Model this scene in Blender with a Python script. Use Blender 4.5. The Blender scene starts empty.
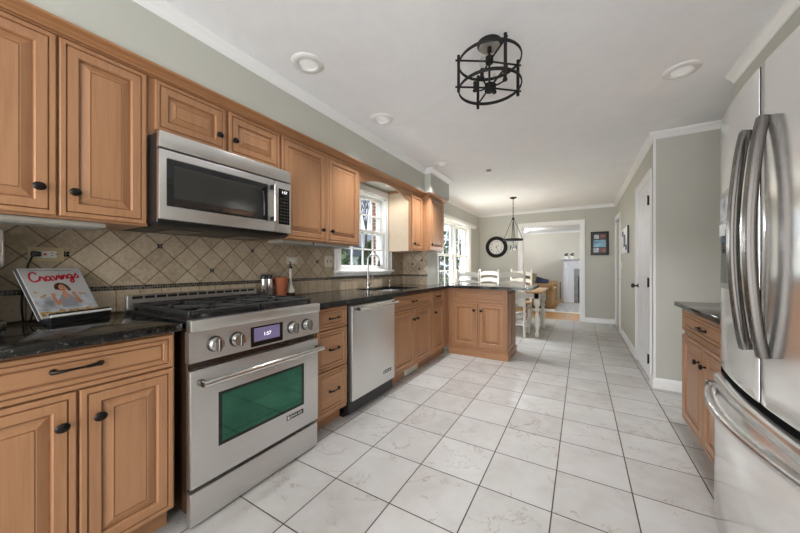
import bpy, bmesh, math, random
from mathutils import Vector, Matrix
random.seed(7)
SC = bpy.context.scene
COL = SC.collection
PI = math.pi
# ------------------------------------------------------------------ camera
cam = bpy.data.objects.new('camera', bpy.data.cameras.new('camera'))
COL.objects.link(cam)
cam.data.sensor_width = 36.0
cam.data.lens = 36.0 * 305.35 / 800.0
cam.data.shift_y = 0.5 / 800.0
cam.data.clip_start = 0.02
cam.location = (1.4994, -1.2613, 1.1585)
cam.rotation_euler = (PI / 2, 0, 0.5352)
SC.camera = cam
# ------------------------------------------------------------------ exposure
vs = SC.view_settings
vs.view_transform = 'Standard'
vs.look = 'None'
vs.exposure = 1.14
vs.gamma = 1.0
vs.use_curve_mapping = False
# ------------------------------------------------------------------ sky and daylight
world = bpy.data.worlds.new('sky')
SC.world = world
world.use_nodes = True
bg = world.node_tree.nodes['Background']
bg.inputs['Color'].default_value = (0.72, 0.82, 1.0, 1)
bg.inputs['Strength'].default_value = 0.72


def area(name, loc, rot, sx, sy, power, color=(1, 1, 1), spread=180):
    l = bpy.data.lights.new(name, 'AREA')
    l.shape = 'RECTANGLE'
    l.size, l.size_y, l.energy, l.color = sx, sy, power, color
    l.spread = math.radians(spread)
    o = bpy.data.objects.new(name, l)
    o.location = loc
    o.rotation_euler = rot
    COL.objects.link(o)
    return o


sun = bpy.data.lights.new('sun', 'SUN')
sun.energy = 2.2
sun.angle = 0.02
sun.color = (1.0, 0.96, 0.9)
so_ = bpy.data.objects.new('sun', sun)
so_.rotation_euler = (math.radians(-30), math.radians(42), 0)     # shines over the roof from the fridge side
COL.objects.link(so_)
# added fill light behind the camera, and daylight through the dining window
area('rear_fill', (1.0, -3.3, 1.25), (-PI / 2, 0, PI), 2.6, 2.2, 45, (1.0, 0.98, 0.955))
area('dining_daylight', (-2.9, 4.6, 4.5), (0, math.radians(-42), 0), 1.8, 2.8, 600, (0.90, 0.96, 1.0), 130)

# ------------------------------------------------------------------ materials
def new_mat(name):
    m = bpy.data.materials.new(name)
    m.use_nodes = True
    nt = m.node_tree
    b = nt.nodes['Principled BSDF']
    return m, nt, b


class N:
    """tiny node helper"""
    def __init__(s, nt):
        s.nt = nt

    def n(s, t, **k):
        x = s.nt.nodes.new(t)
        for a, v in k.items():
            setattr(x, a, v)
        return x

    def l(s, a, b):
        s.nt.links.new(a, b)

    def put(s, sock, v):
        if hasattr(v, 'is_linked') or isinstance(v, bpy.types.NodeSocket):
            s.l(v, sock)
        else:
            sock.default_value = v

    def math(s, op, a, b=None, c=None):
        x = s.n('ShaderNodeMath', operation=op)
        s.put(x.inputs[0], a)
        if b is not None:
            s.put(x.inputs[1], b)
        if c is not None:
            s.put(x.inputs[2], c)
        return x.outputs[0]

    def coord(s, which='Object'):
        return s.n('ShaderNodeTexCoord').outputs[which]

    def geo(s):
        return s.n('ShaderNodeNewGeometry').outputs['Position']

    def sep(s, v):
        x = s.n('ShaderNodeSeparateXYZ')
        s.l(v, x.inputs[0])
        return x.outputs

    def comb(s, a, b, c=0.0):
        x = s.n('ShaderNodeCombineXYZ')
        s.put(x.inputs[0], a); s.put(x.inputs[1], b); s.put(x.inputs[2], c)
        return x.outputs[0]

    def mapping(s, v, scale=(1, 1, 1), loc=(0, 0, 0)):
        x = s.n('ShaderNodeMapping')
        s.l(v, x.inputs[0])
        x.inputs['Scale'].default_value = scale
        x.inputs['Location'].default_value = loc
        return x.outputs[0]

    def noise(s, v, scale=5, detail=4, rough=0.5, dist=0.0):
        x = s.n('ShaderNodeTexNoise')
        s.l(v, x.inputs['Vector'])
        x.inputs['Scale'].default_value = scale
        x.inputs['Detail'].default_value = detail
        x.inputs['Roughness'].default_value = rough
        x.inputs['Distortion'].default_value = dist
        return x.outputs['Fac']

    def white(s, v):
        x = s.n('ShaderNodeTexWhiteNoise', noise_dimensions='3D')
        s.l(v, x.inputs['Vector'])
        return x.outputs['Value']

    def ramp(s, f, stops):
        x = s.n('ShaderNodeValToRGB')
        e = x.color_ramp.elements
        while len(e) < len(stops):
            e.new(0.5)
        for i, (p, c) in enumerate(stops):
            e[i].position = p
            e[i].color = (*c, 1)
        s.l(f, x.inputs[0])
        return x.outputs['Color']

    def mix(s, f, a, b):
        x = s.n('ShaderNodeMix', data_type='RGBA')
        s.put(x.inputs[0], f)
        for sock, v in ((x.inputs[6], a), (x.inputs[7], b)):
            if isinstance(v, tuple):
                sock.default_value = (*v, 1)
            else:
                s.l(v, sock)
        return x.outputs[2]

    def bump(s, h, strength=0.2, dist=0.01):
        x = s.n('ShaderNodeBump')
        x.inputs['Strength'].default_value = strength
        x.inputs['Distance'].default_value = dist
        s.l(h, x.inputs['Height'])
        return x.outputs['Normal']


def plain(name, color, rough=0.5, metal=0.0, var=0.06, scale=12, bump=0.0, bscale=60, spec=0.5, coat=0.0, emit=0.0):
    m, nt, b = new_mat(name)
    k = N(nt)
    v = k.coord()
    f = k.noise(v, scale, 3)
    lo = tuple(max(0, c * (1 - var)) for c in color)
    hi = tuple(min(1, c * (1 + var)) for c in color)
    c = k.ramp(f, [(0.3, lo), (0.7, hi)])
    k.l(c, b.inputs['Base Color'])
    b.inputs['Roughness'].default_value = rough
    b.inputs['Metallic'].default_value = metal
    b.inputs['Specular IOR Level'].default_value = spec
    b.inputs['Coat Weight'].default_value = coat
    if bump:
        k.l(k.bump(k.noise(v, bscale, 4), bump, 0.004), b.inputs['Normal'])
    if emit:
        k.l(c, b.inputs['Emission Color'])
        b.inputs['Emission Strength'].default_value = emit
    return m


def wood(name, axis, base=(0.385, 0.194, 0.094), dark=(0.32, 0.152, 0.068), rough=0.38):
    m, nt, b = new_mat(name)
    k = N(nt)
    v = k.geo()
    sc = [14, 14, 14]
    sc[axis] = 0.9
    f = k.noise(k.mapping(v, tuple(sc)), 2.2, 6, 0.62, 0.35)
    sc2 = [90, 90, 90]
    sc2[axis] = 3
    g = k.noise(k.mapping(v, tuple(sc2)), 2, 3, 0.6)
    t = k.math('ADD', k.math('MULTIPLY', f, 0.7), k.math('MULTIPLY', g, 0.3))
    light = tuple(min(1, c * 1.12) for c in base)
    c = k.ramp(t, [(0.32, dark), (0.5, base), (0.7, light)])
    k.l(c, b.inputs['Base Color'])
    b.inputs['Roughness'].default_value = rough
    b.inputs['Coat Weight'].default_value = 0.15
    b.inputs['Coat Roughness'].default_value = 0.25
    k.l(k.bump(g, 0.04, 0.002), b.inputs['Normal'])
    return m


def steel(name, color=(0.62, 0.61, 0.60), rough=0.24, axis=1, streak=0.05):
    m, nt, b = new_mat(name)
    k = N(nt)
    v = k.geo()
    sc = [220, 220, 220]
    sc[axis] = 2
    f = k.noise(k.mapping(v, tuple(sc)), 2, 3)
    c = k.ramp(f, [(0.3, tuple(x * (1 - streak) for x in color)), (0.7, tuple(x * (1 + streak) for x in color))])
    k.l(c, b.inputs['Base Color'])
    b.inputs['Metallic'].default_value = 1.0
    k.l(k.math('ADD', k.math('MULTIPLY', f, 0.08), rough - 0.04), b.inputs['Roughness'])
    k.l(k.bump(f, 0.015, 0.001), b.inputs['Normal'])
    return m


T = 0.345


def floor_mat():
    m, nt, b = new_mat('floor_tile')
    k = N(nt)
    p = k.geo()
    s = k.sep(p)
    u = k.math('DIVIDE', s[0], T)
    v = k.math('DIVIDE', s[1], T)
    fu = k.math('ABSOLUTE', k.math('SUBTRACT', k.math('FRACT', k.math('ADD', u, 0.5)), 0.5))
    fv = k.math('ABSOLUTE', k.math('SUBTRACT', k.math('FRACT', k.math('ADD', v, 0.5)), 0.5))
    d = k.math('MINIMUM', fu, fv)
    grout = k.math('LESS_THAN', d, 0.0085)
    cell = k.comb(k.math('FLOOR', u), k.math('FLOOR', v))
    rnd = k.white(cell)
    off = k.n('ShaderNodeVectorMath', operation='ADD')
    k.l(p, off.inputs[0])
    sc = k.n('ShaderNodeVectorMath', operation='SCALE')
    k.l(k.comb(rnd, k.math('MULTIPLY', rnd, 3.7), rnd), sc.inputs[0])
    sc.inputs['Scale'].default_value = 20
    k.l(sc.outputs[0], off.inputs[1])
    pv = off.outputs[0]
    cloud = k.noise(pv, 5, 5, 0.6, 0.4)
    tone = k.math('ADD', k.math('MULTIPLY', cloud, 0.75), k.math('MULTIPLY', rnd, 0.25))
    base = k.ramp(tone, [(0.25, (0.39, 0.37, 0.345)), (0.5, (0.455, 0.44, 0.42)), (0.75, (0.51, 0.50, 0.485))])
    vn = k.noise(pv, 3.2, 6, 0.62, 0.9)
    vein = k.math('LESS_THAN', k.math('ABSOLUTE', k.math('SUBTRACT', vn, 0.5)), 0.0055)
    gate = k.math('GREATER_THAN', k.noise(pv, 4.0, 2), 0.50)
    veinm = k.math('MULTIPLY', k.math('MULTIPLY', vein, gate), 0.6)
    c1 = k.mix(veinm, base, (0.30, 0.24, 0.19))
    col = k.mix(grout, c1, (0.045, 0.032, 0.025))
    k.l(col, b.inputs['Base Color'])
    k.l(k.math('ADD', 0.27, k.math('MULTIPLY', grout, 0.5)), b.inputs['Roughness'])
    h = k.math('MINIMUM', k.math('DIVIDE', d, 0.014), 1.0)
    k.l(k.bump(k.math('ADD', h, k.math('MULTIPLY', cloud, 0.05)), 0.4, 0.002), b.inputs['Normal'])
    return m


def tile_diag(name, axis, u0, z0=1.208, D=0.149):
    m, nt, b = new_mat(name)
    k = N(nt)
    p = k.geo()
    s = k.sep(p)
    dy = k.math('SUBTRACT', s[axis], u0)
    dz = k.math('SUBTRACT', s[2], z0)
    a = k.math('DIVIDE', k.math('ADD', dy, dz), D)
    c = k.math('DIVIDE', k.math('SUBTRACT', dy, dz), D)
    return tile_finish(m, k, b, p, a, c, 0.025)


def tile_square(name, axis, size=0.104):
    m, nt, b = new_mat(name)
    k = N(nt)
    p = k.geo()
    s = k.sep(p)
    a = k.math('DIVIDE', s[axis], size)
    c = k.math('DIVIDE', k.math('SUBTRACT', s[2], 0.915), 0.121)
    return tile_finish(m, k, b, p, a, c, 0.02)


def tile_finish(m, k, b, p, a, c, gw):
    fa = k.math('ABSOLUTE', k.math('SUBTRACT', k.math('FRACT', k.math('ADD', a, 0.5)), 0.5))
    fc = k.math('ABSOLUTE', k.math('SUBTRACT', k.math('FRACT', k.math('ADD', c, 0.5)), 0.5))
    d = k.math('MINIMUM', fa, fc)
    wob = k.math('MULTIPLY', k.math('SUBTRACT', k.noise(p, 60, 2), 0.5), 0.014)
    grout = k.math('LESS_THAN', k.math('ADD', d, wob), gw)
    rnd = k.white(k.comb(k.math('FLOOR', a), k.math('FLOOR', c)))
    n1 = k.noise(p, 55, 5, 0.65)
    n2 = k.noise(p, 9, 4)
    t = k.math('ADD', k.math('ADD', k.math('MULTIPLY', n1, 0.55), k.math('MULTIPLY', n2, 0.25)), k.math('MULTIPLY', rnd, 0.2))
    base = k.ramp(t, [(0.28, (0.25, 0.19, 0.125)), (0.5, (0.42, 0.335, 0.235)), (0.75, (0.54, 0.45, 0.34))])
    pit = k.math('LESS_THAN', k.noise(p, 130, 2), 0.33)
    base2 = k.mix(k.math('MULTIPLY', pit, 0.7), base, (0.20, 0.15, 0.10))
    k.l(k.mix(grout, base2, (0.15, 0.105, 0.066)), b.inputs['Base Color'])
    b.inputs['Roughness'].default_value = 0.55
    h = k.math('SUBTRACT', k.math('SUBTRACT', 1.0, grout), k.math('MULTIPLY', pit, 0.3))
    k.l(k.bump(h, 0.5, 0.002), b.inputs['Normal'])
    return m


def mosaic_mat(name, axis, sz=0.0125, z0=1.032):
    m, nt, b = new_mat(name)
    k = N(nt)
    p = k.geo()
    s = k.sep(p)
    a = k.math('DIVIDE', s[axis], sz)
    c = k.math('DIVIDE', k.math('SUBTRACT', s[2], z0), sz)
    fa = k.math('ABSOLUTE', k.math('SUBTRACT', k.math('FRACT', k.math('ADD', a, 0.5)), 0.5))
    fc = k.math('ABSOLUTE', k.math('SUBTRACT', k.math('FRACT', k.math('ADD', c, 0.5)), 0.5))
    grout = k.math('LESS_THAN', k.math('MINIMUM', fa, fc), 0.09)
    rnd = k.white(k.comb(k.math('FLOOR', a), k.math('FLOOR', c)))
    base = k.ramp(rnd, [(0.1, (0.012, 0.012, 0.014)), (0.5, (0.03, 0.032, 0.034)), (0.95, (0.09, 0.10, 0.095))])
    k.l(k.mix(grout, base, (0.20, 0.16, 0.11)), b.inputs['Base Color'])
    b.inputs['Roughness'].default_value = 0.25
    return m


def granite_mat():
    m, nt, b = new_mat('black_granite')
    k = N(nt)
    p = k.geo()
    n1 = k.noise(p, 150, 3, 0.7)
    n2 = k.noise(p, 45, 4, 0.7)
    t = k.math('ADD', k.math('MULTIPLY', n1, 0.6), k.math('MULTIPLY', n2, 0.4))
    c = k.ramp(t, [(0.48, (0.004, 0.004, 0.004)), (0.56, (0.014, 0.013, 0.012)), (0.62, (0.08, 0.07, 0.058)), (0.70, (0.28, 0.25, 0.22))])
    k.l(c, b.inputs['Base Color'])
    b.inputs['Roughness'].default_value = 0.10
    b.inputs['Specular IOR Level'].default_value = 0.5
    return m


def ceiling_mat():
    m, nt, b = new_mat('ceiling_plaster')
    k = N(nt)
    p = k.geo()
    f = k.noise(p, 2.6, 5, 0.55, 2.2)
    g = k.noise(p, 22, 4, 0.6, 0.6)
    k.l(k.ramp(f, [(0.35, (0.85, 0.86, 0.87)), (0.65, (0.885, 0.89, 0.90))]), b.inputs['Base Color'])
    b.inputs['Roughness'].default_value = 0.75
    k.l(k.bump(k.math('ADD', f, k.math('MULTIPLY', g, 0.2)), 0.14, 0.02), b.inputs['Normal'])
    return m


def glass_mat(name='window_glass', tint=(1, 1, 1), refl=0.06):
    m = bpy.data.materials.new(name)
    m.use_nodes = True
    nt = m.node_tree
    nt.nodes.clear()
    k = N(nt)
    o = k.n('ShaderNodeOutputMaterial')
    t = k.n('ShaderNodeBsdfTransparent')
    t.inputs[0].default_value = (*tint, 1)
    g = k.n('ShaderNodeBsdfGlossy')
    g.inputs['Roughness'].default_value = 0.02
    mx = k.n('ShaderNodeMixShader')
    fr = k.n('ShaderNodeLayerWeight')
    k.l(k.math('ADD', k.math('MULTIPLY', k.math('POWER', fr.outputs['Facing'], 5.0), 0.6), 0.03), mx.inputs[0])
    k.l(t.outputs[0], mx.inputs[1])
    k.l(g.outputs[0], mx.inputs[2])
    k.l(mx.outputs[0], o.inputs[0])
    return m


def brick_mat():
    m, nt, b = new_mat('red_brick')
    k = N(nt)
    x = k.n('ShaderNodeTexBrick')
    s = k.sep(k.geo())
    k.l(k.comb(k.math('ADD', s[0], s[1]), s[2]), x.inputs['Vector'])
    x.inputs['Scale'].default_value = 4.5
    x.inputs['Color1'].default_value = (0.30, 0.11, 0.07, 1)
    x.inputs['Color2'].default_value = (0.18, 0.07, 0.05, 1)
    x.inputs['Mortar'].default_value = (0.45, 0.42, 0.38, 1)
    k.l(x.outputs['Color'], b.inputs['Base Color'])
    b.inputs['Roughness'].default_value = 0.85
    return m


M = {}
M['wall'] = plain('sage_wall_paint', (0.515, 0.517, 0.462), 0.6, var=0.02, scale=3, bump=0.03, bscale=160)
M['wall_beige'] = plain('beige_wall_paint', (0.55, 0.535, 0.475), 0.6, var=0.02, scale=3)
M['ceil'] = ceiling_mat()
M['trim'] = plain('white_trim_paint', (0.84, 0.84, 0.83), 0.35, var=0.015, scale=4)
M['white_door'] = plain('white_door_paint', (0.83, 0.84, 0.86), 0.4, var=0.015, scale=4)
M['floor'] = floor_mat()
M['wz'] = wood('maple_vertical_grain', 2)
M['wy'] = wood('maple_grain_along_run', 1)
M['wx'] = wood('maple_grain_across', 0)
M['wmold'] = wood('maple_moulding', 1, (0.37, 0.18, 0.080), (0.29, 0.125, 0.05))
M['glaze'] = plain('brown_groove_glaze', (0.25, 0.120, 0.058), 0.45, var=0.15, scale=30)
M['gran'] = granite_mat()
M['bs_y'] = tile_diag('travertine_diagonal', 1, -0.351)
M['bs_x'] = tile_diag('travertine_diagonal_return', 0, -0.67 - 0.05)
M['bs_sq_y'] = tile_square('travertine_square', 1)
M['bs_sq_x'] = tile_square('travertine_square_return', 0)
M['mos_y'] = mosaic_mat('dark_mosaic', 1)
M['mos_x'] = mosaic_mat('dark_mosaic_return', 0)
M['steel'] = steel('brushed_steel', (0.68, 0.665, 0.65), 0.36)
M['steel_z'] = steel('brushed_steel_vertical', (0.93, 0.928, 0.922), 0.15, 2, 0.02)
M['steel_dw'] = steel('satin_steel', (0.74, 0.735, 0.72), 0.42, 2, 0.03)
M['steel_z'].node_tree.nodes['Principled BSDF'].inputs['Metallic'].default_value = 0.86
M['steel_hd'] = steel('brushed_handle_steel', (0.62, 0.61, 0.60), 0.26, 1, 0.02)
M['steel_hi'] = steel('polished_steel', (0.72, 0.71, 0.69), 0.12)
M['steel_dk'] = steel('dark_steel', (0.17, 0.155, 0.145), 0.28, 2)
M['handle_dk'] = steel('dark_handle_steel', (0.085, 0.078, 0.072), 0.27, 2, 0.02)
M['chrome'] = plain('brushed_nickel', (0.46, 0.45, 0.44), 0.16, 1.0, var=0.03)
M['black'] = plain('black_plastic', (0.012, 0.012, 0.013), 0.35, var=0.2)
M['gap_shade'] = plain('gap_shade_black', (0.008, 0.008, 0.008), 0.95, var=0.1, spec=0.05)
M['black_gl'] = plain('black_gloss', (0.008, 0.008, 0.009), 0.06, var=0.1)
M['iron'] = plain('cast_iron', (0.014, 0.014, 0.014), 0.55, var=0.3, scale=60, bump=0.1, bscale=200)
M['bronze'] = plain('oil_rubbed_bronze', (0.016, 0.012, 0.010), 0.28, 0.6, var=0.25)
M['fix_black'] = plain('black_iron_fixture', (0.010, 0.010, 0.010), 0.55, var=0.2, spec=0.25)
M['range_side'] = plain('dark_enamel_side', (0.030, 0.016, 0.009), 0.18, var=0.15)
M['green_gl'] = plain('green_coated_oven_glass', (0.055, 0.17, 0.115), 0.06, 1.0, var=0.15, scale=6)
M['mw_gl'] = plain('smoked_microwave_glass', (0.022, 0.022, 0.022), 0.05, var=0.1, spec=0.8, coat=0.4)
M['purple_lcd'] = plain('lit_violet_display', (0.085, 0.07, 0.125), 0.2, var=0.02, emit=0.55)
M['digit'] = plain('lit_digits', (0.75, 0.75, 0.80), 0.4, var=0.01, emit=0.7)
M['badge_txt'] = plain('pale_badge_lettering', (0.7, 0.7, 0.68), 0.4, var=0.01)
M['almond'] = plain('almond_plastic', (0.52, 0.42, 0.24), 0.35, var=0.03)
M['ivory'] = plain('ivory_plastic', (0.60, 0.54, 0.43), 0.35, var=0.03)
M['bar'] = plain('putty_metal', (0.33, 0.31, 0.27), 0.45, var=0.03)
M['white_pl'] = plain('white_plastic', (0.74, 0.74, 0.72), 0.35, var=0.02)
M['red'] = plain('red_print', (0.50, 0.014, 0.03), 0.4, var=0.05)
M['cover'] = plain('pale_cover_print', (0.50, 0.50, 0.50), 0.25, var=0.05, scale=20)
M['spine'] = plain('shade_dark_spine', (0.05, 0.048, 0.046), 0.4, var=0.1)  # dark colour stands in for the shade on the book's side
M['paper'] = plain('page_paper', (0.62, 0.58, 0.50), 0.7, var=0.08, scale=200)
M['skin'] = plain('skin_print', (0.52, 0.25, 0.15), 0.4, var=0.1)
M['hair'] = plain('brown_hair_print', (0.10, 0.045, 0.022), 0.4, var=0.2)
M['shirt'] = plain('grey_shirt_print', (0.26, 0.27, 0.31), 0.4, var=0.1)
M['food'] = plain('food_print', (0.40, 0.26, 0.10), 0.4, var=0.6, scale=70)
M['terra'] = plain('terracotta', (0.38, 0.11, 0.045), 0.7, var=0.12, scale=30)
M['oil'] = plain('dark_oil', (0.045, 0.028, 0.010), 0.08, var=0.1)
M['soil'] = plain('potting_soil', (0.03, 0.02, 0.013), 0.9, var=0.4, scale=80)
M['frost'] = plain('frosted_bottle_glass', (0.66, 0.63, 0.56), 0.15, var=0.04)
M['glass'] = glass_mat()
M['lampg'] = glass_mat('lamp_bulb_glass', (.93, .93, .92))
M['lamp_glass'] = glass_mat('lamp_clear_glass')
M['bulb'] = plain('lamp_bulb', (0.80, 0.77, 0.70), 0.3, var=0.01, emit=0.35)
M['led'] = plain('recessed_lens', (0.80, 0.80, 0.79), 0.4, var=0.01, emit=0.10)
M['brick'] = brick_mat()
M['grass'] = plain('lawn_grass', (0.10, 0.15, 0.045), 0.9, var=0.4, scale=8, bump=0.4, bscale=60)
M['leaf'] = plain('evergreen_leaf', (0.050, 0.085, 0.035), 0.7, var=0.6, scale=6)
M['bark'] = plain('tree_bark', (0.055, 0.045, 0.04), 0.9, var=0.3, scale=15)
M['roof'] = plain('grey_shingles', (0.12, 0.14, 0.17), 0.9, var=0.3, scale=20)
M['siding'] = plain('white_siding', (0.72, 0.72, 0.72), 0.7, var=0.04)
M['chair_w'] = plain('cream_chair_paint', (0.74, 0.72, 0.66), 0.4, var=0.03)
M['oak'] = wood('honey_oak', 0, (0.56, 0.33, 0.13), (0.42, 0.22, 0.075), 0.3)
M['oakfloor'] = wood('oak_floorboards', 0, (0.46, 0.235, 0.085), (0.30, 0.135, 0.045), 0.25)
M['sofa'] = plain('tan_sofa_fabric', (0.27, 0.165, 0.075), 0.85, var=0.1, scale=18, bump=0.1, bscale=200)
M['navy'] = plain('navy_pillow', (0.018, 0.022, 0.055), 0.85, var=0.15, scale=30)
M['olive'] = plain('olive_patterned_pillow', (0.22, 0.19, 0.10), 0.85, var=0.6, scale=28)
M['rug'] = plain('grey_patterned_rug', (0.33, 0.33, 0.345), 0.95, var=0.45, scale=9, bump=0.2, bscale=120)
M['rug_w'] = plain('pale_rug_border', (0.62, 0.60, 0.57), 0.95, var=0.08, scale=30)
M['mantel'] = plain('pale_blue_white_paint', (0.66, 0.69, 0.75), 0.45, var=0.02)
M['slate'] = plain('grey_slate_surround', (0.22, 0.23, 0.25), 0.4, var=0.2, scale=10)
M['soot'] = plain('firebox_soot', (0.02, 0.02, 0.02), 0.9, var=0.3)
M['wax'] = plain('white_ceramic', (0.75, 0.74, 0.70), 0.4, var=0.02)
M['ph_blue'] = plain('sky_photo_print', (0.17, 0.36, 0.48), 0.25, var=0.6, scale=9)
M['ph_red'] = plain('sunset_photo_print', (0.24, 0.06, 0.035), 0.25, var=0.6, scale=16)
M['ph_pale'] = plain('pale_photo_print', (0.42, 0.44, 0.48), 0.25, var=0.5, scale=16)
M['ph_grey'] = plain('grey_photo_print', (0.13, 0.13, 0.14), 0.25, var=0.5, scale=14)
M['clock_face'] = plain('clock_face_white', (0.70, 0.70, 0.68), 0.4, var=0.02)

# ------------------------------------------------------------------ builders
ROOT = {}


def tag(o, label, cat, group=None, kind=None):
    if kind:
        o['kind'] = kind
    if label:
        o['label'] = label
    if cat:
        o['category'] = cat
    if group:
        o['group'] = group
    return o


def thing(name, loc, label, cat, group=None):
    o = bpy.data.objects.new(name, None)
    COL.objects.link(o)
    o.location = loc
    o.empty_display_size = 0.1
    ROOT[o.name] = Vector(loc)
    return tag(o, label, cat, group)


def obj(name, bm, mat, parent=None, label=None, smooth=35, kind=None, origin=None):
    """bm holds world coordinates; a child's mesh is stored relative to its thing's base"""
    org = ROOT[parent.name] if parent is not None else (Vector(origin) if origin else Vector((0, 0, 0)))
    bmesh.ops.recalc_face_normals(bm, faces=bm.faces[:])
    if org.length:
        bmesh.ops.translate(bm, vec=-org, verts=bm.verts[:])
    me = bpy.data.meshes.new(name)
    bm.to_mesh(me)
    bm.free()
    for m in (mat if isinstance(mat, (list, tuple)) else [mat]):
        me.materials.append(m)
    if smooth:
        me.polygons.foreach_set('use_smooth', [True] * len(me.polygons))
        me.set_sharp_from_angle(angle=math.radians(smooth))
    o = bpy.data.objects.new(name, me)
    COL.objects.link(o)
    if parent is not None:
        o.parent = parent
        ROOT[o.name] = org
    else:
        o.location = org
        ROOT[o.name] = org
    if label:
        o['label'] = label
    if kind:
        o['kind'] = kind
    return o


def structure(name, bm, mat, smooth=35, parent=None):
    return obj(name, bm, mat, parent, kind=None if parent else 'structure', smooth=smooth)


def B():
    return bmesh.new()


def box(bm, x0, x1, y0, y1, z0, z1, bev=0.0, seg=1, mi=0):
    x0, x1 = sorted((x0, x1)); y0, y1 = sorted((y0, y1)); z0, z1 = sorted((z0, z1))
    v = [bm.verts.new(p) for p in ((x0, y0, z0), (x1, y0, z0), (x1, y1, z0), (x0, y1, z0), (x0, y0, z1), (x1, y0, z1), (x1, y1, z1), (x0, y1, z1))]
    fs = [bm.faces.new([v[i] for i in q]) for q in ((0, 3, 2, 1), (4, 5, 6, 7), (0, 1, 5, 4), (1, 2, 6, 5), (2, 3, 7, 6), (3, 0, 4, 7))]
    for f in fs:
        f.material_index = mi
    if bev:
        es = list({e for f in fs for e in f.edges})
        r = bmesh.ops.bevel(bm, geom=es, offset=bev, segments=seg, affect='EDGES', profile=0.5)
        for f in r['faces']:
            f.material_index = mi
    return v


def prism(bm, pts, fn, a, b):
    """extrude the 2D outline pts from a to b; fn(u,v,w) -> point"""
    n = len(pts)
    lo = [bm.verts.new(fn(u, v, a)) for u, v in pts]
    hi = [bm.verts.new(fn(u, v, b)) for u, v in pts]
    bm.faces.new(lo[::-1]); bm.faces.new(hi)
    for i in range(n):
        j = (i + 1) % n
        bm.faces.new((lo[i], lo[j], hi[j], hi[i]))


def frame_of(d):
    d = Vector(d).normalized()
    u = d.orthogonal().normalized()
    return u, d.cross(u)


def cyl(bm, p0, p1, r0, r1=None, seg=20, cap=True):
    r1 = r0 if r1 is None else r1
    p0, p1 = Vector(p0), Vector(p1)
    u, v = frame_of(p1 - p0)
    a = [bm.verts.new(p0 + (u * math.cos(t) + v * math.sin(t)) * r0) for t in (2 * PI * i / seg for i in range(seg))]
    b = [bm.verts.new(p1 + (u * math.cos(t) + v * math.sin(t)) * r1) for t in (2 * PI * i / seg for i in range(seg))]
    for i in range(seg):
        j = (i + 1) % seg
        bm.faces.new((a[i], a[j], b[j], b[i]))
    if cap:
        bm.faces.new(a[::-1]); bm.faces.new(b)


def tube(bm, pts, r, seg=10, closed=False, flat=None):
    """sweep a round (or flat=(a,b) elliptical, b along up) section along pts"""
    P = [Vector(p) for p in pts]
    n = len(P)
    rings = []
    up = None
    for i in range(n):
        if closed:
            d = P[(i + 1) % n] - P[i - 1]
        else:
            d = P[min(i + 1, n - 1)] - P[max(i - 1, 0)]
        d.normalize()
        if up is None:
            up = Vector((0, 0, 1)) if abs(d.z) < 0.9 else Vector((0, 1, 0))
        u = d.cross(up)
        if u.length < 1e-6:
            u = d.orthogonal()
        u.normalize()
        w = u.cross(d)
        up = w if not closed else up
        rr = r[i] if isinstance(r, (list, tuple)) else r
        a, b = (rr, rr) if flat is None else flat
        rings.append([bm.verts.new(P[i] + u * (a * math.cos(t)) + w * (b * math.sin(t))) for t in (2 * PI * q / seg for q in range(seg))])
    for i in range(n if closed else n - 1):
        A, Bq = rings[i], rings[(i + 1) % n]
        for q in range(seg):
            s = (q + 1) % seg
            bm.faces.new((A[q], A[s], Bq[s], Bq[q]))
    if not closed:
        bm.faces.new(rings[0][::-1]); bm.faces.new(rings[-1])


def lathe(bm, prof, c, axis=(0, 0, 1), seg=24, sx=1.0, sy=1.0, u=None):
    """prof: (r, h) along axis from point c"""
    ax = Vector(axis).normalized()
    if u is None:
        u, v = frame_of(ax)
    else:
        u = Vector(u); v = ax.cross(u)
    c = Vector(c)
    rings = []
    for r, h in prof:
        if r < 1e-6:
            rings.append([bm.verts.new(c + ax * h)])
        else:
            rings.append([bm.verts.new(c + ax * h + u * (r * sx * math.cos(t)) + v * (r * sy * math.sin(t))) for t in (2 * PI * i / seg for i in range(seg))])
    for A, Bq in zip(rings, rings[1:]):
        if len(A) == 1 and len(Bq) == 1:
            continue
        for i in range(seg):
            j = (i + 1) % seg
            if len(A) == 1:
                bm.faces.new((A[0], Bq[j], Bq[i]))
            elif len(Bq) == 1:
                bm.faces.new((A[i], A[j], Bq[0]))
            else:
                bm.faces.new((A[i], A[j], Bq[j], Bq[i]))
    for R, rev in ((rings[0], True), (rings[-1], False)):
        if len(R) > 1:
            bm.faces.new(R[::-1] if rev else R)


def ring(bm, c, axis, R, r, seg=48, k=8, flat=None):
    u, v = frame_of(axis)
    c = Vector(c); ax = Vector(axis).normalized()
    a, b = (r, r) if flat is None else flat
    rs = []
    for i in range(seg):
        t = 2 * PI * i / seg
        d = u * math.cos(t) + v * math.sin(t)
        rs.append([bm.verts.new(c + d * (R + a * math.cos(s)) + ax * (b * math.sin(s))) for s in (2 * PI * q / k for q in range(k))])
    for i in range(seg):
        A, Bq = rs[i], rs[(i + 1) % seg]
        for q in range(k):
            w = (q + 1) % k
            bm.faces.new((A[q], A[w], Bq[w], Bq[q]))


def sphere(bm, c, r, s=(1, 1, 1), u=16, v=10):
    m = Matrix.Translation(c) @ Matrix.Diagonal((*s, 1))
    bmesh.ops.create_uvsphere(bm, u_segments=u, v_segments=v, radius=r, matrix=m)


def FX(x):
    return lambda u, v, n: Vector((x + n, u, v))


def FXm(x):
    return lambda u, v, n: Vector((x - n, u, v))


def FYm(y):
    return lambda u, v, n: Vector((u, y - n, v))


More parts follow.
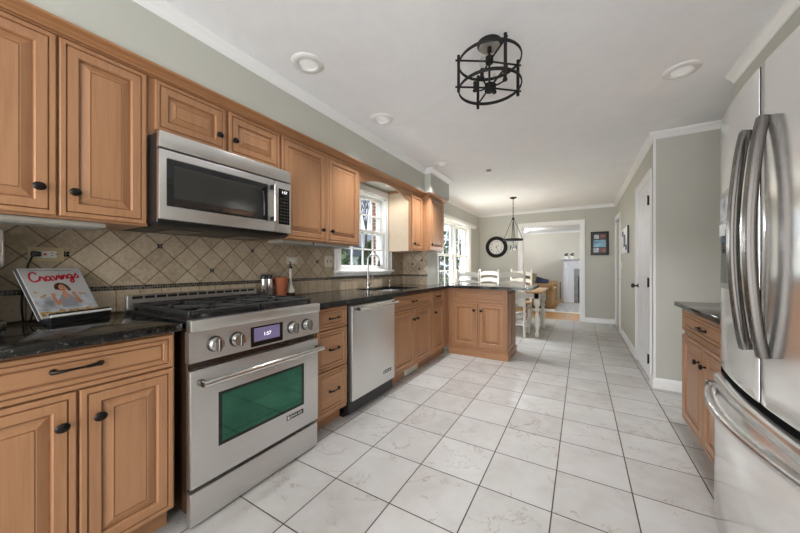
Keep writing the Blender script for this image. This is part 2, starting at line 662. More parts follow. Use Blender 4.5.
def loops(bm, F, u0, u1, v0, v1, prof, glaze=False):
    """nested rectangular rings: prof = (inset, height) pairs, last one filled; glaze = second material in the grooves"""
    prev = None
    ph = 0
    for d, h in prof:
        q = [bm.verts.new(F(a, b, h)) for a, b in ((u0 + d, v0 + d), (u1 - d, v0 + d), (u1 - d, v1 - d), (u0 + d, v1 - d))]
        if prev is None:
            bm.faces.new(q[::-1])
        else:
            for i in range(4):
                j = (i + 1) % 4
                f = bm.faces.new((prev[i], prev[j], q[j], q[i]))
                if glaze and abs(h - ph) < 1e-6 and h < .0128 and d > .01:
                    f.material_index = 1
        prev, ph = q, h
    bm.faces.new(prev)


DOOR = [(0, 0), (0, .015), (.0025, .019), (.004, .020), (.018, .020), (.0195, .0115), (.0222, .0115), (.0245, .0185), (.055, .0185), (.058, .0155), (.060, .006), (.0640, .006), (.068, .008), (.092, .0155), (.0935, .0125), (.0955, .0125), (.0965, .0150)]
DRAW = [(0, 0), (0, .015), (.0025, .019), (.004, .020), (.016, .020), (.0175, .0115), (.0202, .0115), (.0225, .0175), (.035, .0175), (.0375, .0130), (.0385, .009), (.042, .009), (.0435, .0130)]


def knob(parent, F, u, v, n0, mat, hor=True):
    bm = B()
    c = F(u, v, n0)
    ax = F(u, v, n0 + 1) - c
    uu = F(u + 1, v, n0) - c
    lathe(bm, [(.008, 0), (.008, .002), (.0055, .004), (.0055, .013), (.009, .015), (.014, .018), (.0165, .022), (.0165, .026), (.013, .030), (.006, .032), (0, .0325)], c, ax, 20, 1.14, 0.98, uu)
    return obj('knob', bm, mat, parent)


def pull(parent, F, uc, v, n0, mat, L=0.105):
    """arched cabinet pull with a knuckle near one end"""
    bm = B()
    h = L / 2
    pts, rad = [], []
    for i in range(13):
        t = -1 + 2 * i / 12
        pts.append(F(uc + t * h, v - 0.004 * t * t + 0.006 * max(0, t - .3), n0 + 0.008 + 0.020 * (1 - t ** 4)))
        rad.append(0.0042 + 0.0028 * (t ** 2) + (0.0015 if 0.3 < t < 0.75 else 0))
    tube(bm, pts, rad, 10)
    for s in (-1, 1):
        c = F(uc + s * (h - .004), v - 0.003, n0)
        ax = F(uc + s * (h - .004), v - 0.003, n0 + 1) - c
        lathe(bm, [(.010, 0), (.010, .003), (.0075, .006), (.006, .013), (0, .015)], c, ax, 14)
    return obj('handle', bm, mat, parent)


def text_bm(bm, s, size, fn, depth=0.001, align='CENTER'):
    """lettering as solid geometry; fn(u,v,n) maps text plane to the world"""
    cu = bpy.data.curves.new('tmp', 'FONT')
    cu.body = s
    cu.size = size
    cu.extrude = depth / 2
    cu.align_x = align
    cu.align_y = 'CENTER'
    cu.resolution_u = 3
    o = bpy.data.objects.new('tmp', cu)
    COL.objects.link(o)
    bpy.context.view_layer.update()
    me = bpy.data.meshes.new_from_object(o.evaluated_get(bpy.context.evaluated_depsgraph_get()))
    t = bmesh.new()
    t.from_mesh(me)
    vm = {v: bm.verts.new(fn(v.co.x, v.co.y, v.co.z + depth / 2)) for v in t.verts}
    for f in t.faces:
        try:
            bm.faces.new([vm[v] for v in f.verts])
        except ValueError:
            pass
    t.free()
    bpy.data.objects.remove(o)
    bpy.data.meshes.remove(me)
    bpy.data.curves.remove(cu)


def slab_grid(bm, xs, ys, inside, z0, z1):
    V = {}

    def g(i, j, z):
        if (i, j, z) not in V:
            V[(i, j, z)] = bm.verts.new((xs[i], ys[j], z))
        return V[(i, j, z)]
    nx, ny = len(xs) - 1, len(ys) - 1
    ok = lambda i, j: 0 <= i < nx and 0 <= j < ny and inside((xs[i] + xs[i + 1]) / 2, (ys[j] + ys[j + 1]) / 2)
    for i in range(nx):
        for j in range(ny):
            if not ok(i, j):
                continue
            bm.faces.new([g(a, b, z1) for a, b in ((i, j), (i + 1, j), (i + 1, j + 1), (i, j + 1))])
            bm.faces.new([g(a, b, z0) for a, b in ((i, j + 1), (i + 1, j + 1), (i + 1, j), (i, j))])
            for di, dj, a, b in ((-1, 0, (i, j + 1), (i, j)), (1, 0, (i + 1, j), (i + 1, j + 1)), (0, -1, (i, j), (i + 1, j)), (0, 1, (i + 1, j + 1), (i, j + 1))):
                if not ok(i + di, j + dj):
                    bm.faces.new((g(*a, z0), g(*b, z0), g(*b, z1), g(*a, z1)))


def wall_with_holes(bm, axis, p0, p1, u0, u1, z0, z1, holes):
    """wall slab between p0..p1 on axis ('x' or 'y'), spanning u0..u1, with rectangular (ua,ub,za,zb) holes"""
    us = sorted({u0, u1, *[h[0] for h in holes], *[h[1] for h in holes]})
    zs = sorted({z0, z1, *[h[2] for h in holes], *[h[3] for h in holes]})
    ins = lambda u, z: not any(h[0] < u < h[1] and h[2] < z < h[3] for h in holes)
    t = B()
    slab_grid(t, us, zs, ins, p0, p1)
    vm = {}
    for v in t.verts:
        u, z, p = v.co
        vm[v] = bm.verts.new((p, u, z) if axis == 'x' else (u, p, z))
    for f in t.faces:
        bm.faces.new([vm[v] for v in f.verts])
    t.free()


# ================================================================== the setting
H = 2.44
XW = -0.67          # inner face of the window wall
bm = B(); box(bm, -0.9, 2.9, -3.6, 6.32, -0.1, 0.0); structure('floor', bm, M['floor'])
bm = B(); box(bm, -0.9, 2.9, -3.6, 6.35, H, H + 0.1); structure('ceiling', bm, M['ceil'])
KW = (1.17, 2.06, 1.125, 2.03)      # kitchen window opening (Y0,Y1,Z0,Z1)
DW_ = (3.72, 5.42, 0.75, 2.02)      # dining window opening
bm = B(); wall_with_holes(bm, 'x', XW - 0.16, XW, -3.6, 6.41, 0, H, [KW, DW_]); structure('wall_left', bm, M['wall'])
bm = B(); wall_with_holes(bm, 'y', 6.25, 6.41, XW, 2.107, 0, H, [(0.325, 1.489, -1, 2.08)]); structure('wall_far', bm, M['wall'])
bm = B(); wall_with_holes(bm, 'x', 2.107, 2.24, 2.5, 6.41, 0, H, [(2.70, 3.52, -1, 2.06), (5.46, 6.14, -1, 2.06)]); structure('wall_right', bm, M['wall'])
bm = B(); box(bm, 2.24, 2.86, 2.5, 2.62, 0, H); structure('wall_return', bm, M['wall'])
bm = B(); box(bm, 2.74, 2.86, -3.6, 2.5, 0, H); structure('wall_fridge', bm, M['wall'])
# made-up opening behind the camera, to go with the fill light
bm = B(); wall_with_holes(bm, 'y', -3.6, -3.45, XW, 2.74, 0, H, [(-0.3, 2.3, 0.02, 2.2)]); structure('wall_rear', bm, M['wall'])
# soffits
bm = B(); box(bm, XW, -0.272, -3.45, 2.36, 2.135, H); structure('wall_soffit', bm, M['wall'])
bm = B(); box(bm, XW, -0.185, 2.36, 3.0, 2.135, H); structure('wall_soffit_end', bm, M['wall'])
bm = B(); box(bm, 2.38, 2.74, -3.45, 1.63, 2.0, H); structure('wall_soffit_fridge', bm, M['wall'])
# short wall stub at the end of the counter
bm = B(); box(bm, XW, -0.28, 2.47, 2.78, 0, 1.372); structure('wall_stub', bm, M['wall'])

CROWN = [(0, -.075), (.006, -.075), (.008, -.066), (.014, -.060), (.020, -.048), (.032, -.034), (.044, -.026), (.050, -.018), (.052, -.012), (.058, -.008), (.058, 0), (0, 0)]


def crown(name, path, prof=CROWN, z=H, mat=None, sgn=1):
    """sweep the profile along a horizontal path with mitred corners; offset to the side sgn"""
    bm = B()
    P = [Vector((x, y, 0)) for x, y in path]
    rows = []
    for i, p in enumerate(P):
        din = (P[i] - P[i - 1]).normalized() if i > 0 else None
        dout = (P[i + 1] - P[i]).normalized() if i < len(P) - 1 else None
        d1 = din or dout
        d2 = dout or din
        n1 = Vector((d1.y, -d1.x, 0)) * sgn
        n2 = Vector((d2.y, -d2.x, 0)) * sgn
        m = (n1 + n2)
        m = m / max(1e-6, m.dot(n1))
        rows.append([bm.verts.new((p.x + m.x * a, p.y + m.y * a, z + b)) for a, b in prof])
    n = len(prof)
    for A, C in zip(rows, rows[1:]):
        for i in range(n):
            j = (i + 1) % n
            bm.faces.new((A[i], A[j], C[j], C[i]))
    bm.faces.new(rows[0]); bm.faces.new(rows[-1][::-1])
    return structure(name, bm, mat or M['trim'], 25)


SC_ = 0.80
CR = [(a * SC_ * 1.0, b * SC_) for a, b in CROWN]
CRB = CR
crown('trim_1', [(-0.272, -3.44), (-0.272, 2.36), (-0.185, 2.36), (-0.185, 3.0), (XW, 3.0), (XW, 6.25), (2.107, 6.25), (2.107, 2.5), (2.74, 2.5)], CRB, sgn=1)
crown('trim_2', [(2.38, 1.63), (2.38, -3.44)], CRB, sgn=1)
BASE = [(0, 0), (.016, 0), (.016, .075), (.012, .085), (.008, .095), (.004, .10), (0, .10)]
crown('baseboard_left', [(XW, 3.36), (XW, 6.25), (0.237, 6.25)], BASE, 0.0)
crown('baseboard_far', [(1.573, 6.25), (2.107, 6.25)], BASE, 0.0)
crown('baseboard_right', [(2.107, 5.375), (2.107, 3.605)], BASE, 0.0)
crown('baseboard_return', [(2.107, 2.615), (2.107, 2.5), (2.74, 2.5)], BASE, 0.0)


def casing(name, F, u0, u1, z1, w=0.082, t=0.018, z0=0.0):
    """door casing around an opening"""
    bm = B()

    def bar(a0, a1, b0, b1):
        q = [F(a, b, 0) for a, b in ((a0, b0), (a1, b1))]
        r = F(a1, b1, t)
        box(bm, q[0].x, r.x, q[0].y, r.y, q[0].z, r.z, 0.004)
        r2 = F(a1, b1, t + .006)
    bar(u0 - w, u0, z0, z1 + w); bar(u1, u1 + w, z0, z1 + w); bar(u0, u1, z1, z1 + w)
    # raised outer bead
    def bead(a0, a1, b0, b1):
        q = F(a0, b0, t - .002); r = F(a1, b1, t + 0.008)
        box(bm, q.x, r.x, q.y, r.y, q.z, r.z, 0.003)
    bead(u0 - w, u0 - w + .02, z0, z1 + w); bead(u1 + w - .02, u1 + w, z0, z1 + w); bead(u0 - w + .02, u1 + w - .02, z1 + w - .02, z1 + w)
    return structure(name, bm, M['trim'])


casing('trim_3', FYm(6.25), 0.325, 1.489, 2.08)
# jamb lining of the cased opening
bm = B(); box(bm, 0.325, 0.343, 6.25, 6.41, 0, 2.08); box(bm, 1.471, 1.489, 6.25, 6.41, 0, 2.08); box(bm, 0.343, 1.471, 6.25, 6.41, 2.062, 2.08)
structure('trim_4', bm, M['trim'])
casing('trim_5', FXm(2.107), 2.70, 3.52, 2.06, t=.011)
casing('trim_6', FXm(2.107), 5.46, 6.14, 2.06)
bm = B(); box(bm, 2.095, 2.115, 2.493, 2.507, 0.10, H - .06, .003); structure('trim_7', bm, M['trim'])

PANEL6 = [(0, 0), (.012, -.008), (.02, -.008), (.042, -.002)]


def panel_door(name, F, u0, u1, z0, z1, rows, hinge_u, knob_u, knob_z=0.93):
    """painted door leaf with six raised panels, knob and hinges; F's n grows to the room"""
    us = [u0, u0 + .11, (u0 + u1) / 2 - .05, (u0 + u1) / 2 + .05, u1 - .11, u1]
    bm = B()
    zs = [z0]
    for a, b in rows:
        zs += [a, b]
    zs.append(z1)
    for i in range(5):
        for j in range(len(zs) - 1):
            q = (us[i], us[i + 1], zs[j], zs[j + 1])
            if i in (1, 3) and j % 2 == 1:
                prev = None
                for d, h in PANEL6:
                    c = [bm.verts.new(F(a, b, h)) for a, b in ((q[0] + d, q[2] + d), (q[1] - d, q[2] + d), (q[1] - d, q[3] - d), (q[0] + d, q[3] - d))]
                    if prev:
                        for s in range(4):
                            w = (s + 1) % 4
                            bm.faces.new((prev[s], prev[w], c[w], c[s]))
                    prev = c
                bm.faces.new(prev)
            else:
                bm.faces.new([bm.verts.new(F(a, b, 0)) for a, b in ((q[0], q[2]), (q[1], q[2]), (q[1], q[3]), (q[0], q[3]))])
    c = [bm.verts.new(F(a, b, -.035)) for a, b in ((u0, z0), (u1, z0), (u1, z1), (u0, z1))]
    e = [bm.verts.new(F(a, b, 0)) for a, b in ((u0, z0), (u1, z0), (u1, z1), (u0, z1))]
    bm.faces.new(c)
    for s in range(4):
        w = (s + 1) % 4
        bm.faces.new((e[s], e[w], c[w], c[s]))
    bmesh.ops.remove_doubles(bm, verts=bm.verts[:], dist=0.0002)
    d = structure(name, bm, M['white_door'])
    bm = B()
    p = F(knob_u, knob_z, 0)
    ax = F(knob_u, knob_z, 1) - p
    lathe(bm, [(.028, 0), (.028, .004), (.02, .008), (.010, .012), (.010, .032), (.018, .038), (.027, .048), (.029, .058), (.024, .068), (.010, .073), (0, .074)], p, ax, 20)
    obj('door_handle', bm, M['bronze'], d)
    if hinge_u is not None:
        for z in (0.22, 1.0, 1.84):
            bm = B()
            a, b = F(hinge_u - .008, z - .045, -.002), F(hinge_u + .016, z + .045, .012)
            box(bm, a.x, b.x, a.y, b.y, a.z, b.z, .001)
            q0, q1 = F(hinge_u, z - .05, .016), F(hinge_u, z + .05, .016)
            cyl(bm, q0, q1, .006, seg=10)
            obj('hinge', bm, M['bronze'], d)
    return d


ROWS6 = [(0.24, 0.84), (1.03, 1.66), (1.77, 1.94)]
panel_door('door_1', FXm(2.103), 2.705, 3.515, 0.012, 2.055, ROWS6, 2.716, 3.45)
panel_door('door_2', FXm(2.160), 5.465, 6.135, 0.012, 2.055, ROWS6, None, 5.54)

# ------------------------------------------------------------------ kitchen window
def sash(parent_bm, x0, x1, y0, y1, z0, z1, cols, rows, st=0.036, mb=0.018):
    bm = parent_bm
    box(bm, x0, x1, y0, y0 + st, z0, z1, .003)
    box(bm, x0, x1, y1 - st, y1, z0, z1, .003)
    box(bm, x0, x1, y0 + st, y1 - st, z0, z0 + st * 1.2, .003)
    box(bm, x0, x1, y0 + st, y1 - st, z1 - st, z1, .003)
    xm = (x0 + x1) / 2
    for i in range(1, cols):
        y = y0 + st + (y1 - y0 - 2 * st) * i / cols
        box(bm, xm - .010, xm + .010, y - mb / 2, y + mb / 2, z0 + st, z1 - st, .003)
    for j in range(1, rows):
        z = z0 + st + (z1 - z0 - 2 * st) * j / rows
        box(bm, xm - .010, xm + .010, y0 + st, y1 - st, z - mb / 2, z + mb / 2, .003)


def window(name, y0, y1, z0, z1, cols, rows, mulls=()):
    w = 0.095
    bm = B()
    cz = z0
    # casing, stool, apron, jamb
    box(bm, XW, XW + .018, y0 - w, y0, cz, z1 + w * .8, .004)
    box(bm, XW, XW + .018, y1, y1 + w, cz, z1 + w * .8, .004)
    box(bm, XW, XW + .020, y0, y1, z1, z1 + w * .8, .004)
    for (a, b, c, d) in ((y0 - w, y0 - w + .022, cz, z1 + w * .8), (y1 + w - .022, y1 + w, cz, z1 + w * .8)):
        box(bm, XW + .017, XW + .026, a, b, c, d, .003)
    box(bm, XW - .16, XW + .0, y0, y0 + .012, z0, z1); box(bm, XW - .16, XW, y1 - .012, y1, z0, z1)
    box(bm, XW - .16, XW, y0 + .012, y1 - .012, z1 - .012, z1)
    box(bm, XW - .16, XW, y0 + .012, y1 - .012, z0, z0 + .012)
    o = structure(name, bm, M['trim'])
    bm = B(); box(bm, XW, XW + .055, y0 - w - .012, y1 + w + .012, z0 - .030, z0, .006)
    box(bm, XW, XW + .014, y0 - w, y1 + w, z0 - .06, z0 - .030, .003)
    structure('window_sill', bm, M['trim'], parent=o)
    edges = [y0 + .012] + [m for m in mulls] + [y1 - .012]
    if mulls:
        bm = B()
        for m in mulls:
            box(bm, XW - .12, XW + .012, m - .035, m + .035, z0, z1 - .012, .004)
        structure('window_mullion', bm, M['trim'], parent=o)
    for i in range(len(edges) - 1):
        a = edges[i] + (.035 if i else 0)
        b = edges[i + 1] - (.035 if i < len(edges) - 2 else 0)
        mid = (z0 + z1) / 2 + .005
        bm = B(); sash(bm, XW - .105, XW - .07, a, b, mid - .02, z1 - .012, cols, rows)
        s1 = structure('window_sash', bm, M['trim'], parent=o)
        bm = B(); sash(bm, XW - .066, XW - .031, a, b, z0 + .012, mid + .02, cols, rows)
        s2 = structure('window_sash', bm, M['trim'], parent=o)
        bm = B(); box(bm, XW - .0895, XW - .0855, a + .03, b - .03, mid + .01, z1 - .04)
        structure('window_pane', bm, M['glass'], parent=s1)
        bm = B(); box(bm, XW - .0505, XW - .0465, a + .03, b - .03, z0 + .05, mid - .01)
        structure('window_pane', bm, M['glass'], parent=s2)
    return o


window('window_1', KW[0], KW[1], KW[2], KW[3], 4, 2)
window('window_2', DW_[0], DW_[1], DW_[2], DW_[3], 2, 2, mulls=(4.57,))

# ================================================================== outside
bm = B(); box(bm, -40, XW - .16, -25, 40, -0.5, -0.35); structure('ground_outside', bm, M['grass'])


def blob_tree(name, x, y, h, r, label, seed, group=None, trunk=0.4):
    rnd = random.Random(seed)
    t = thing(name, (x, y, -0.35), label, 'tree', group)
    bm = B()
    cyl(bm, (x, y, -.35), (x, y, h * .6), r * .08 + .03, r * .04 + .02, 10)
    obj('trunk', bm, M['bark'], t)
    bm = B()
    for i in range(520):
        a = rnd.uniform(0, 2 * PI)
        z = rnd.uniform(0.02, 1)
        rr = r * (1 - z) ** .6 * rnd.uniform(.55, 1.05)
        c = Vector((x + rr * math.cos(a), y + rr * math.sin(a), -.3 + trunk + z * (h - trunk)))
        d = Vector((rnd.uniform(-1, 1), rnd.uniform(-1, 1), rnd.uniform(-1, 1))).normalized()
        u, v = frame_of(d)
        s = r * rnd.uniform(.10, .22)
        w = d * s * .3
        q = [bm.verts.new(c + p) for p in (u * s, v * s * .6 + w, -u * s, -v * s * .6 + w)]
        bm.faces.new(q)
    obj('crown', bm, M['leaf'], t, smooth=0)
    return t


G_T = 'evergreens outside the windows'
for i, (x, y, h, r, lb) in enumerate(((-6.0, 7.0, 2.3, 1.0, 'dark evergreen shrub outside the lower corner of the sink window'),
                                      (-6.2, 9.3, 2.5, 1.05, 'evergreen shrub outside the sink window behind the curved faucet'),
                                      (-6.0, 15.4, 5.2, 1.1, 'tall evergreen tree beyond the dining window, next to the peninsula side'),
                                      (-6.2, 19.0, 4.6, 1.0, 'tall evergreen tree beyond the dining window, nearer the clock wall'))):
    blob_tree('evergreen_tree', x, y, h, r, lb, 10 + i, G_T, .1)


def bare_tree(x, y, h, label, seed):
    rnd = random.Random(seed)
    t = thing('bare_tree', (x, y, -.35), label, 'tree', 'bare trees outside the windows')
    bt, bb = B(), B()
    cyl(bt, (x, y, -.35), (x + .1, y, h * .5), .16, .10, 10)

    def grow(p, d, L, r, n):
        q = p + d * L
        cyl(bb, p, q, r, r * .65, 6)
        if n:
            for _ in range(3):
                dd = (d + Vector((rnd.uniform(-.7, .7), rnd.uniform(-.7, .7), rnd.uniform(-.1, .5)))).normalized()
                grow(q, dd, L * .72, r * .6, n - 1)
    grow(Vector((x + .1, y, h * .5 - .05)), Vector((0, 0, 1)), h * .22, .09, 4)
    obj('trunk', bt, M['bark'], t)
    obj('branches', bb, M['bark'], t)


bare_tree(-11.0, 15.2, 5.2, 'leafless tree seen through upper sash of the sink window', 3)
bare_tree(-6.6, 17.2, 5.0, 'dark leafless trunk outside the dining window beside its middle post', 4)
# porch pier with white post outside
t = thing('porch_pier', (-1.42, 2.92, -.35), 'red brick porch pier with white post outside the sink window', 'pier')
bm = B(); box(bm, -1.47, -1.40, 2.84, 2.918, -.35, 3.0, .004); obj('brick_column', bm, M['brick'], t)
bm = B(); box(bm, -1.49, -1.38, 2.919, 3.13, -.35, 3.0, .005); obj('white_post', bm, M['siding'], t)
# neighbouring house
t = thing('neighbour_house', (-17, 24, -.35), 'distant house with grey roof seen through the sink window', 'house')
bm = B(); box(bm, -21, -14, 20, 30, -.35, 2.1); obj('wall', bm, M['siding'], t)
bm = B(); prism(bm, [(-21.4, 2.1), (-13.6, 2.1), (-17.5, 4.6)], lambda u, v, w: Vector((u, w, v)), 19.6, 30.4); obj('roof', bm, M['roof'], t)

# ================================================================== cabinets
def carcass(t, x0, x1, y0, y1, z0, z1, mat='wz'):
    bm = B(); box(bm, x0, x1, y0, y1, z0, z1, .0015)
    return obj('carcass', bm, M[mat], t)


def door(t, F, u0, u1, v0, v1, ku=None, kv=None, prof=DOOR, mat='wz', hor=True):
    bm = B(); loops(bm, F, u0, u1, v0, v1, prof, True)
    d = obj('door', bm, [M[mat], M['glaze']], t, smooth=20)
    if ku is not None:
        knob(d, F, ku, kv, .0185, M['bronze'], hor)
    return d


def drawer(t, F, u0, u1, v0, v1, mat, handle=True, L=.105, pu=None, pv=None):
    bm = B(); loops(bm, F, u0, u1, v0, v1, DRAW, True)
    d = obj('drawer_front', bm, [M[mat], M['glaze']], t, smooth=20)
    if handle:
        pull(d, F, (u0 + u1) / 2 if pu is None else pu, (v0 + v1) / 2 if pv is None else pv, .013, M['bronze'], L)
    return d


XB = -0.04        # face-frame plane of the base run
FB = FX(XB)
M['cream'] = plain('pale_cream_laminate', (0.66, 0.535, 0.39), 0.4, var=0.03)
FU = FX(-0.335)   # face-frame plane of the wall cabinets


def toe(t, x0, x1, y0, y1, h=.105):
    bm = B(); box(bm, x0, x1, y0, y1, 0.0, h); obj('toe_kick', bm, M['wy'], t)


# base cabinet beside the range
t = thing('base_cabinet', (-.36, -.92, 0), 'wooden base cabinet with two doors under the cookbook, beside the range', 'cabinet', 'kitchen base cabinets')
carcass(t, XW + .004, XB, -1.235, -.612, .105, .879)
toe(t, XW, XB - .07, -1.235, -.612)
drawer(t, FB, -1.225, -.622, .7285, .868, 'wy', L=.125, pu=-.915, pv=.808)
door(t, FB, -1.225, -.918, .115, .7225, -.957, .617)
door(t, FB, -.911, -.622, .115, .7225, -.862, .617)
# three-drawer base
t = thing('drawer_cabinet', (-.36, .36, 0), 'narrow wooden base cabinet with three drawers between range and dishwasher', 'cabinet', 'kitchen base cabinets')
carcass(t, XW + .004, XB, .195, .533, .105, .879)
toe(t, XW, XB - .07, .195, .533)
for v0, v1 in ((.722, .870), (.438, .714), (.135, .430)):
    drawer(t, FB, .215, .520, v0, v1, 'wy', L=.1, pu=.385)
# sink base
t = thing('sink_base_cabinet', (-.36, 1.61, 0), 'wooden sink base cabinet with two doors and wide drawer front beside dishwasher', 'cabinet', 'kitchen base cabinets')
bm = B()
for y0, y1 in ((1.178, 1.196), (2.024, 2.042)):
    box(bm, XW, XB, y0, y1, .105, .879)
box(bm, XB - .02, XB, 1.196, 2.024, .105, .15); box(bm, XB - .02, XB, 1.196, 2.024, .70, .879); box(bm, XB - .02, XB, 1.196, 1.215, .15, .70); box(bm, XB - .02, XB, 2.005, 2.024, .15, .70)
box(bm, XW, XB - .02, 1.196, 2.024, .105, .123); box(bm, XW, XW + .006, 1.196, 2.024, .123, .879)
obj('carcass', bm, M['wz'], t)
toe(t, XW, XB - .07, 1.178, 2.042)
drawer(t, FB, 1.188, 2.034, .729, .868, 'wy', L=.1)
door(t, FB, 1.188, 1.606, .125, .7225, 1.567, .610)
door(t, FB, 1.614, 2.034, .125, .7225, 1.655, .610)
t = thing('floor_register', (XB - .065, 1.68, .01), 'white floor register grille set in the sink cabinet toe kick', 'vent')
bm = B(); box(bm, XB - .07, XB - .058, 1.54, 1.83, .006, .1, .003); obj('frame', bm, M['white_pl'], t)
bm = B()
for i in range(14):
    box(bm, XB - .060, XB - .054, 1.56 + i * .0185, 1.568 + i * .0185, .02, .085)
obj('grille', bm, M['ivory'], t)
# corner base
t = thing('corner_cabinet', (-.36, 2.3, 0), 'narrow wooden base cabinet with one door and short drawer at counter corner', 'cabinet', 'kitchen base cabinets')
carcass(t, XW + .004, XB, 2.042, 2.468, .105, .879)
bm = B(); box(bm, -.278, XB, 2.468, 2.62, .105, .879, .0015); obj('corner_stile', bm, M['wz'], t)
bm = B(); box(bm, XW, XB - .07, 2.042, 2.468, 0, .105); box(bm, -.278, XB - .07, 2.468, 2.62, 0, .105); obj('toe_kick', bm, M['wy'], t)
drawer(t, FB, 2.062, 2.415, .729, .868, 'wy', L=.09)
door(t, FB, 2.062, 2.415, .125, .7225, 2.125, .610)
# peninsula
YP = 2.62
FP = FYm(YP)
t = thing('peninsula_cabinet', (.34, 2.9, 0), 'wooden peninsula cabinet with two doors, wide drawer front and panelled end', 'cabinet', 'kitchen base cabinets')
carcass(t, XB, .715, YP, 3.17, .093, .879)
drawer(t, FP, .028, .700, .708, .858, 'wx', handle=False)
door(t, FP, .028, .360, .135, .698, .318, .603)
door(t, FP, .368, .700, .135, .698, .410, .603)
bm = B()
FE = FX(.715)
box(bm, .715, .722, YP, 3.17, .093, .879)
loops(bm, FX(.722), YP + .035, 2.885, .15, .84, [(0, 0), (.004, .006), (.02, .006), (.022, .0), (.027, .0), (.05, .002), (.075, .008), (.077, .008)], True)
loops(bm, FX(.722), 2.905, 3.14, .15, .84, [(0, 0), (.004, .006), (.02, .006), (.022, .0), (.027, .0), (.05, .002), (.075, .008), (.077, .008)], True)
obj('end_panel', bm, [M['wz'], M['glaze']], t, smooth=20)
bm = B(); box(bm, XB, .738, YP - .004, 3.18, 0, .092, .004); obj('base_moulding', bm, M['wx'], t)

# wall cabinets
ZB, ZT = 1.358, 2.135


def wallcab(name, label, y0, y1, z0, doors, x1=-.335, group='kitchen wall cabinets'):
    t = thing(name, ((XW + x1) / 2, (y0 + y1) / 2, z0), label, 'cabinet', group)
    carcass(t, XW + .004, x1, y0, y1, z0, ZT)
    F = FX(x1)
    for d in doors:
        door(t, F, *d)
    return t


wallcab('wall_cabinet', 'tall wooden wall cabinet with two doors above the cookbook', -1.215, -.602, ZB,
        [(-1.205, -.909, ZB + .008, 2.093, -.958, 1.471), (-.902, -.612, ZB + .008, 2.093, -.860, 1.468)])
wallcab('wall_cabinet', 'short wooden wall cabinet with two doors directly above the microwave', -.602, .158, 1.812,
        [(-.578, -.228, 1.842, 2.093, -.271, 1.924), (-.208, .148, 1.842, 2.093, -.179, 1.923)])
wallcab('wall_cabinet', 'tall wooden wall cabinet with two doors between microwave and sink window', .158, 1.056, ZB,
        [(.168, .611, ZB + .008, 2.093, .556, 1.460), (.617, 1.046, ZB + .008, 2.093, .660, 1.459)])
wallcab('wall_cabinet', 'narrow single-door wooden wall cabinet on far side of the sink window', 2.075, 2.418, ZB,
        [(2.10, 2.408, ZB + .008, 2.093, 2.14, 1.455)])
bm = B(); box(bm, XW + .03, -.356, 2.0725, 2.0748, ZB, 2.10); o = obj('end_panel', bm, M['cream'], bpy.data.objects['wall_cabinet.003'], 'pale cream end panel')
t = wallcab('wall_cabinet', 'single-door wooden wall cabinet standing proud at the far end of run', 2.420, 2.915, ZB + .014,
            [(2.435, 2.905, ZB + .022, 2.093, 2.46, 1.461)], x1=-.245)
bm = B()
prism(bm, [(0, 0), (.03, .004), (.045, .012), (.075, .022), (.075, .0345), (0, .0345)], lambda u, v, w: Vector((-.245 + u, w, 2.10 + v)), 2.421, 2.93)
obj('crown_strip', bm, M['wmold'], t)

# wooden crown moulding above the doors, in front of soffit
MOLD = [(0, 0), (.008, 0), (.010, .006), (.022, .007), (.026, .013), (.046, .018), (.050, .0215), (.066, .0225), (.080, .026), (.081, .0348), (0, .0348)]
bm = B()
prism(bm, MOLD, lambda u, v, w: Vector((-.3345 + u, w, 2.100 + v)), -1.3, 2.418)
o = obj('cabinet_moulding', bm, M['wmold'])
tag(o, 'long wooden crown moulding capping the wall cabinets below the soffit', 'moulding')

# arched valance above the window
bm = B()
pts = [(1.057, 2.10), (1.057, 1.985)]
n = 24
for i in range(n + 1):
    s = i / n
    y = 1.057 + .07 + s * (2.074 - 1.057 - .14)
    pts.append((y, 1.985 + .085 * math.sin(PI * s) ** .8))
pts += [(2.074, 1.985), (2.074, 2.10)]
prism(bm, pts, lambda u, v, w: Vector((w, u, v)), -.354, -.336)
o = obj('window_valance', bm, M['wy'])
tag(o, 'arched wooden valance board spanning cabinets over the sink window', 'valance')

# sink light in the soffit behind the valance
t = thing('sink_light', (-.46, 1.80, 2.135), 'small round light under the soffit behind the arched valance', 'light')
bm = B(); lathe(bm, [(.055, 0), (.055, -.012), (.045, -.016), (0, -.016)], (-.46, 1.80, 2.135), (0, 0, 1), 24); obj('housing', bm, M['white_pl'], t)
l = bpy.data.lights.new('sink_lamp', 'SPOT'); l.energy = 3; l.color = (1, .96, .90); l.spot_size = math.radians(165); l.spot_blend = .6; l.shadow_soft_size = .05
o = bpy.data.objects.new('sink_lamp', l); COL.objects.link(o); o.parent = t; o.location = (0, 0, -.05)

# under-cabinet lights
for (y0, y1, lb) in ((-1.20, -.745, 'pale under-cabinet light bar above the cookbook'), (.20, .50, 'pale under-cabinet light bar beside the microwave'), (.52, .95, 'pale under-cabinet light bar near the sink window')):
    t = thing('cabinet_light', (-.43, (y0 + y1) / 2, ZB - .03), lb, 'light', 'under cabinet lights')
    bm = B(); box(bm, -.52, -.362, y0, y1, ZB - .022, ZB, .004); obj('housing', bm, M['bar'], t)
    bm = B(); box(bm, -.505, -.38, y0 + .02, y1 - .02, ZB - .026, ZB - .020, .002); obj('lens', bm, M['bar'], t)

# ------------------------------------------------------------------ counters
bm = B(); box(bm, XW, .005, -1.245, -.600, .880, .915, .004, 2)
o = obj('granite_countertop', bm, M['gran']); tag(o, 'black granite countertop under the cookbook and coffee maker', 'countertop', 'granite countertops')
xs = sorted({XW, -.565, -.155, -.28, .005, 1.005})
ys = sorted({.188, 1.29, 1.97, 2.468, 2.575, 2.782, 3.29})


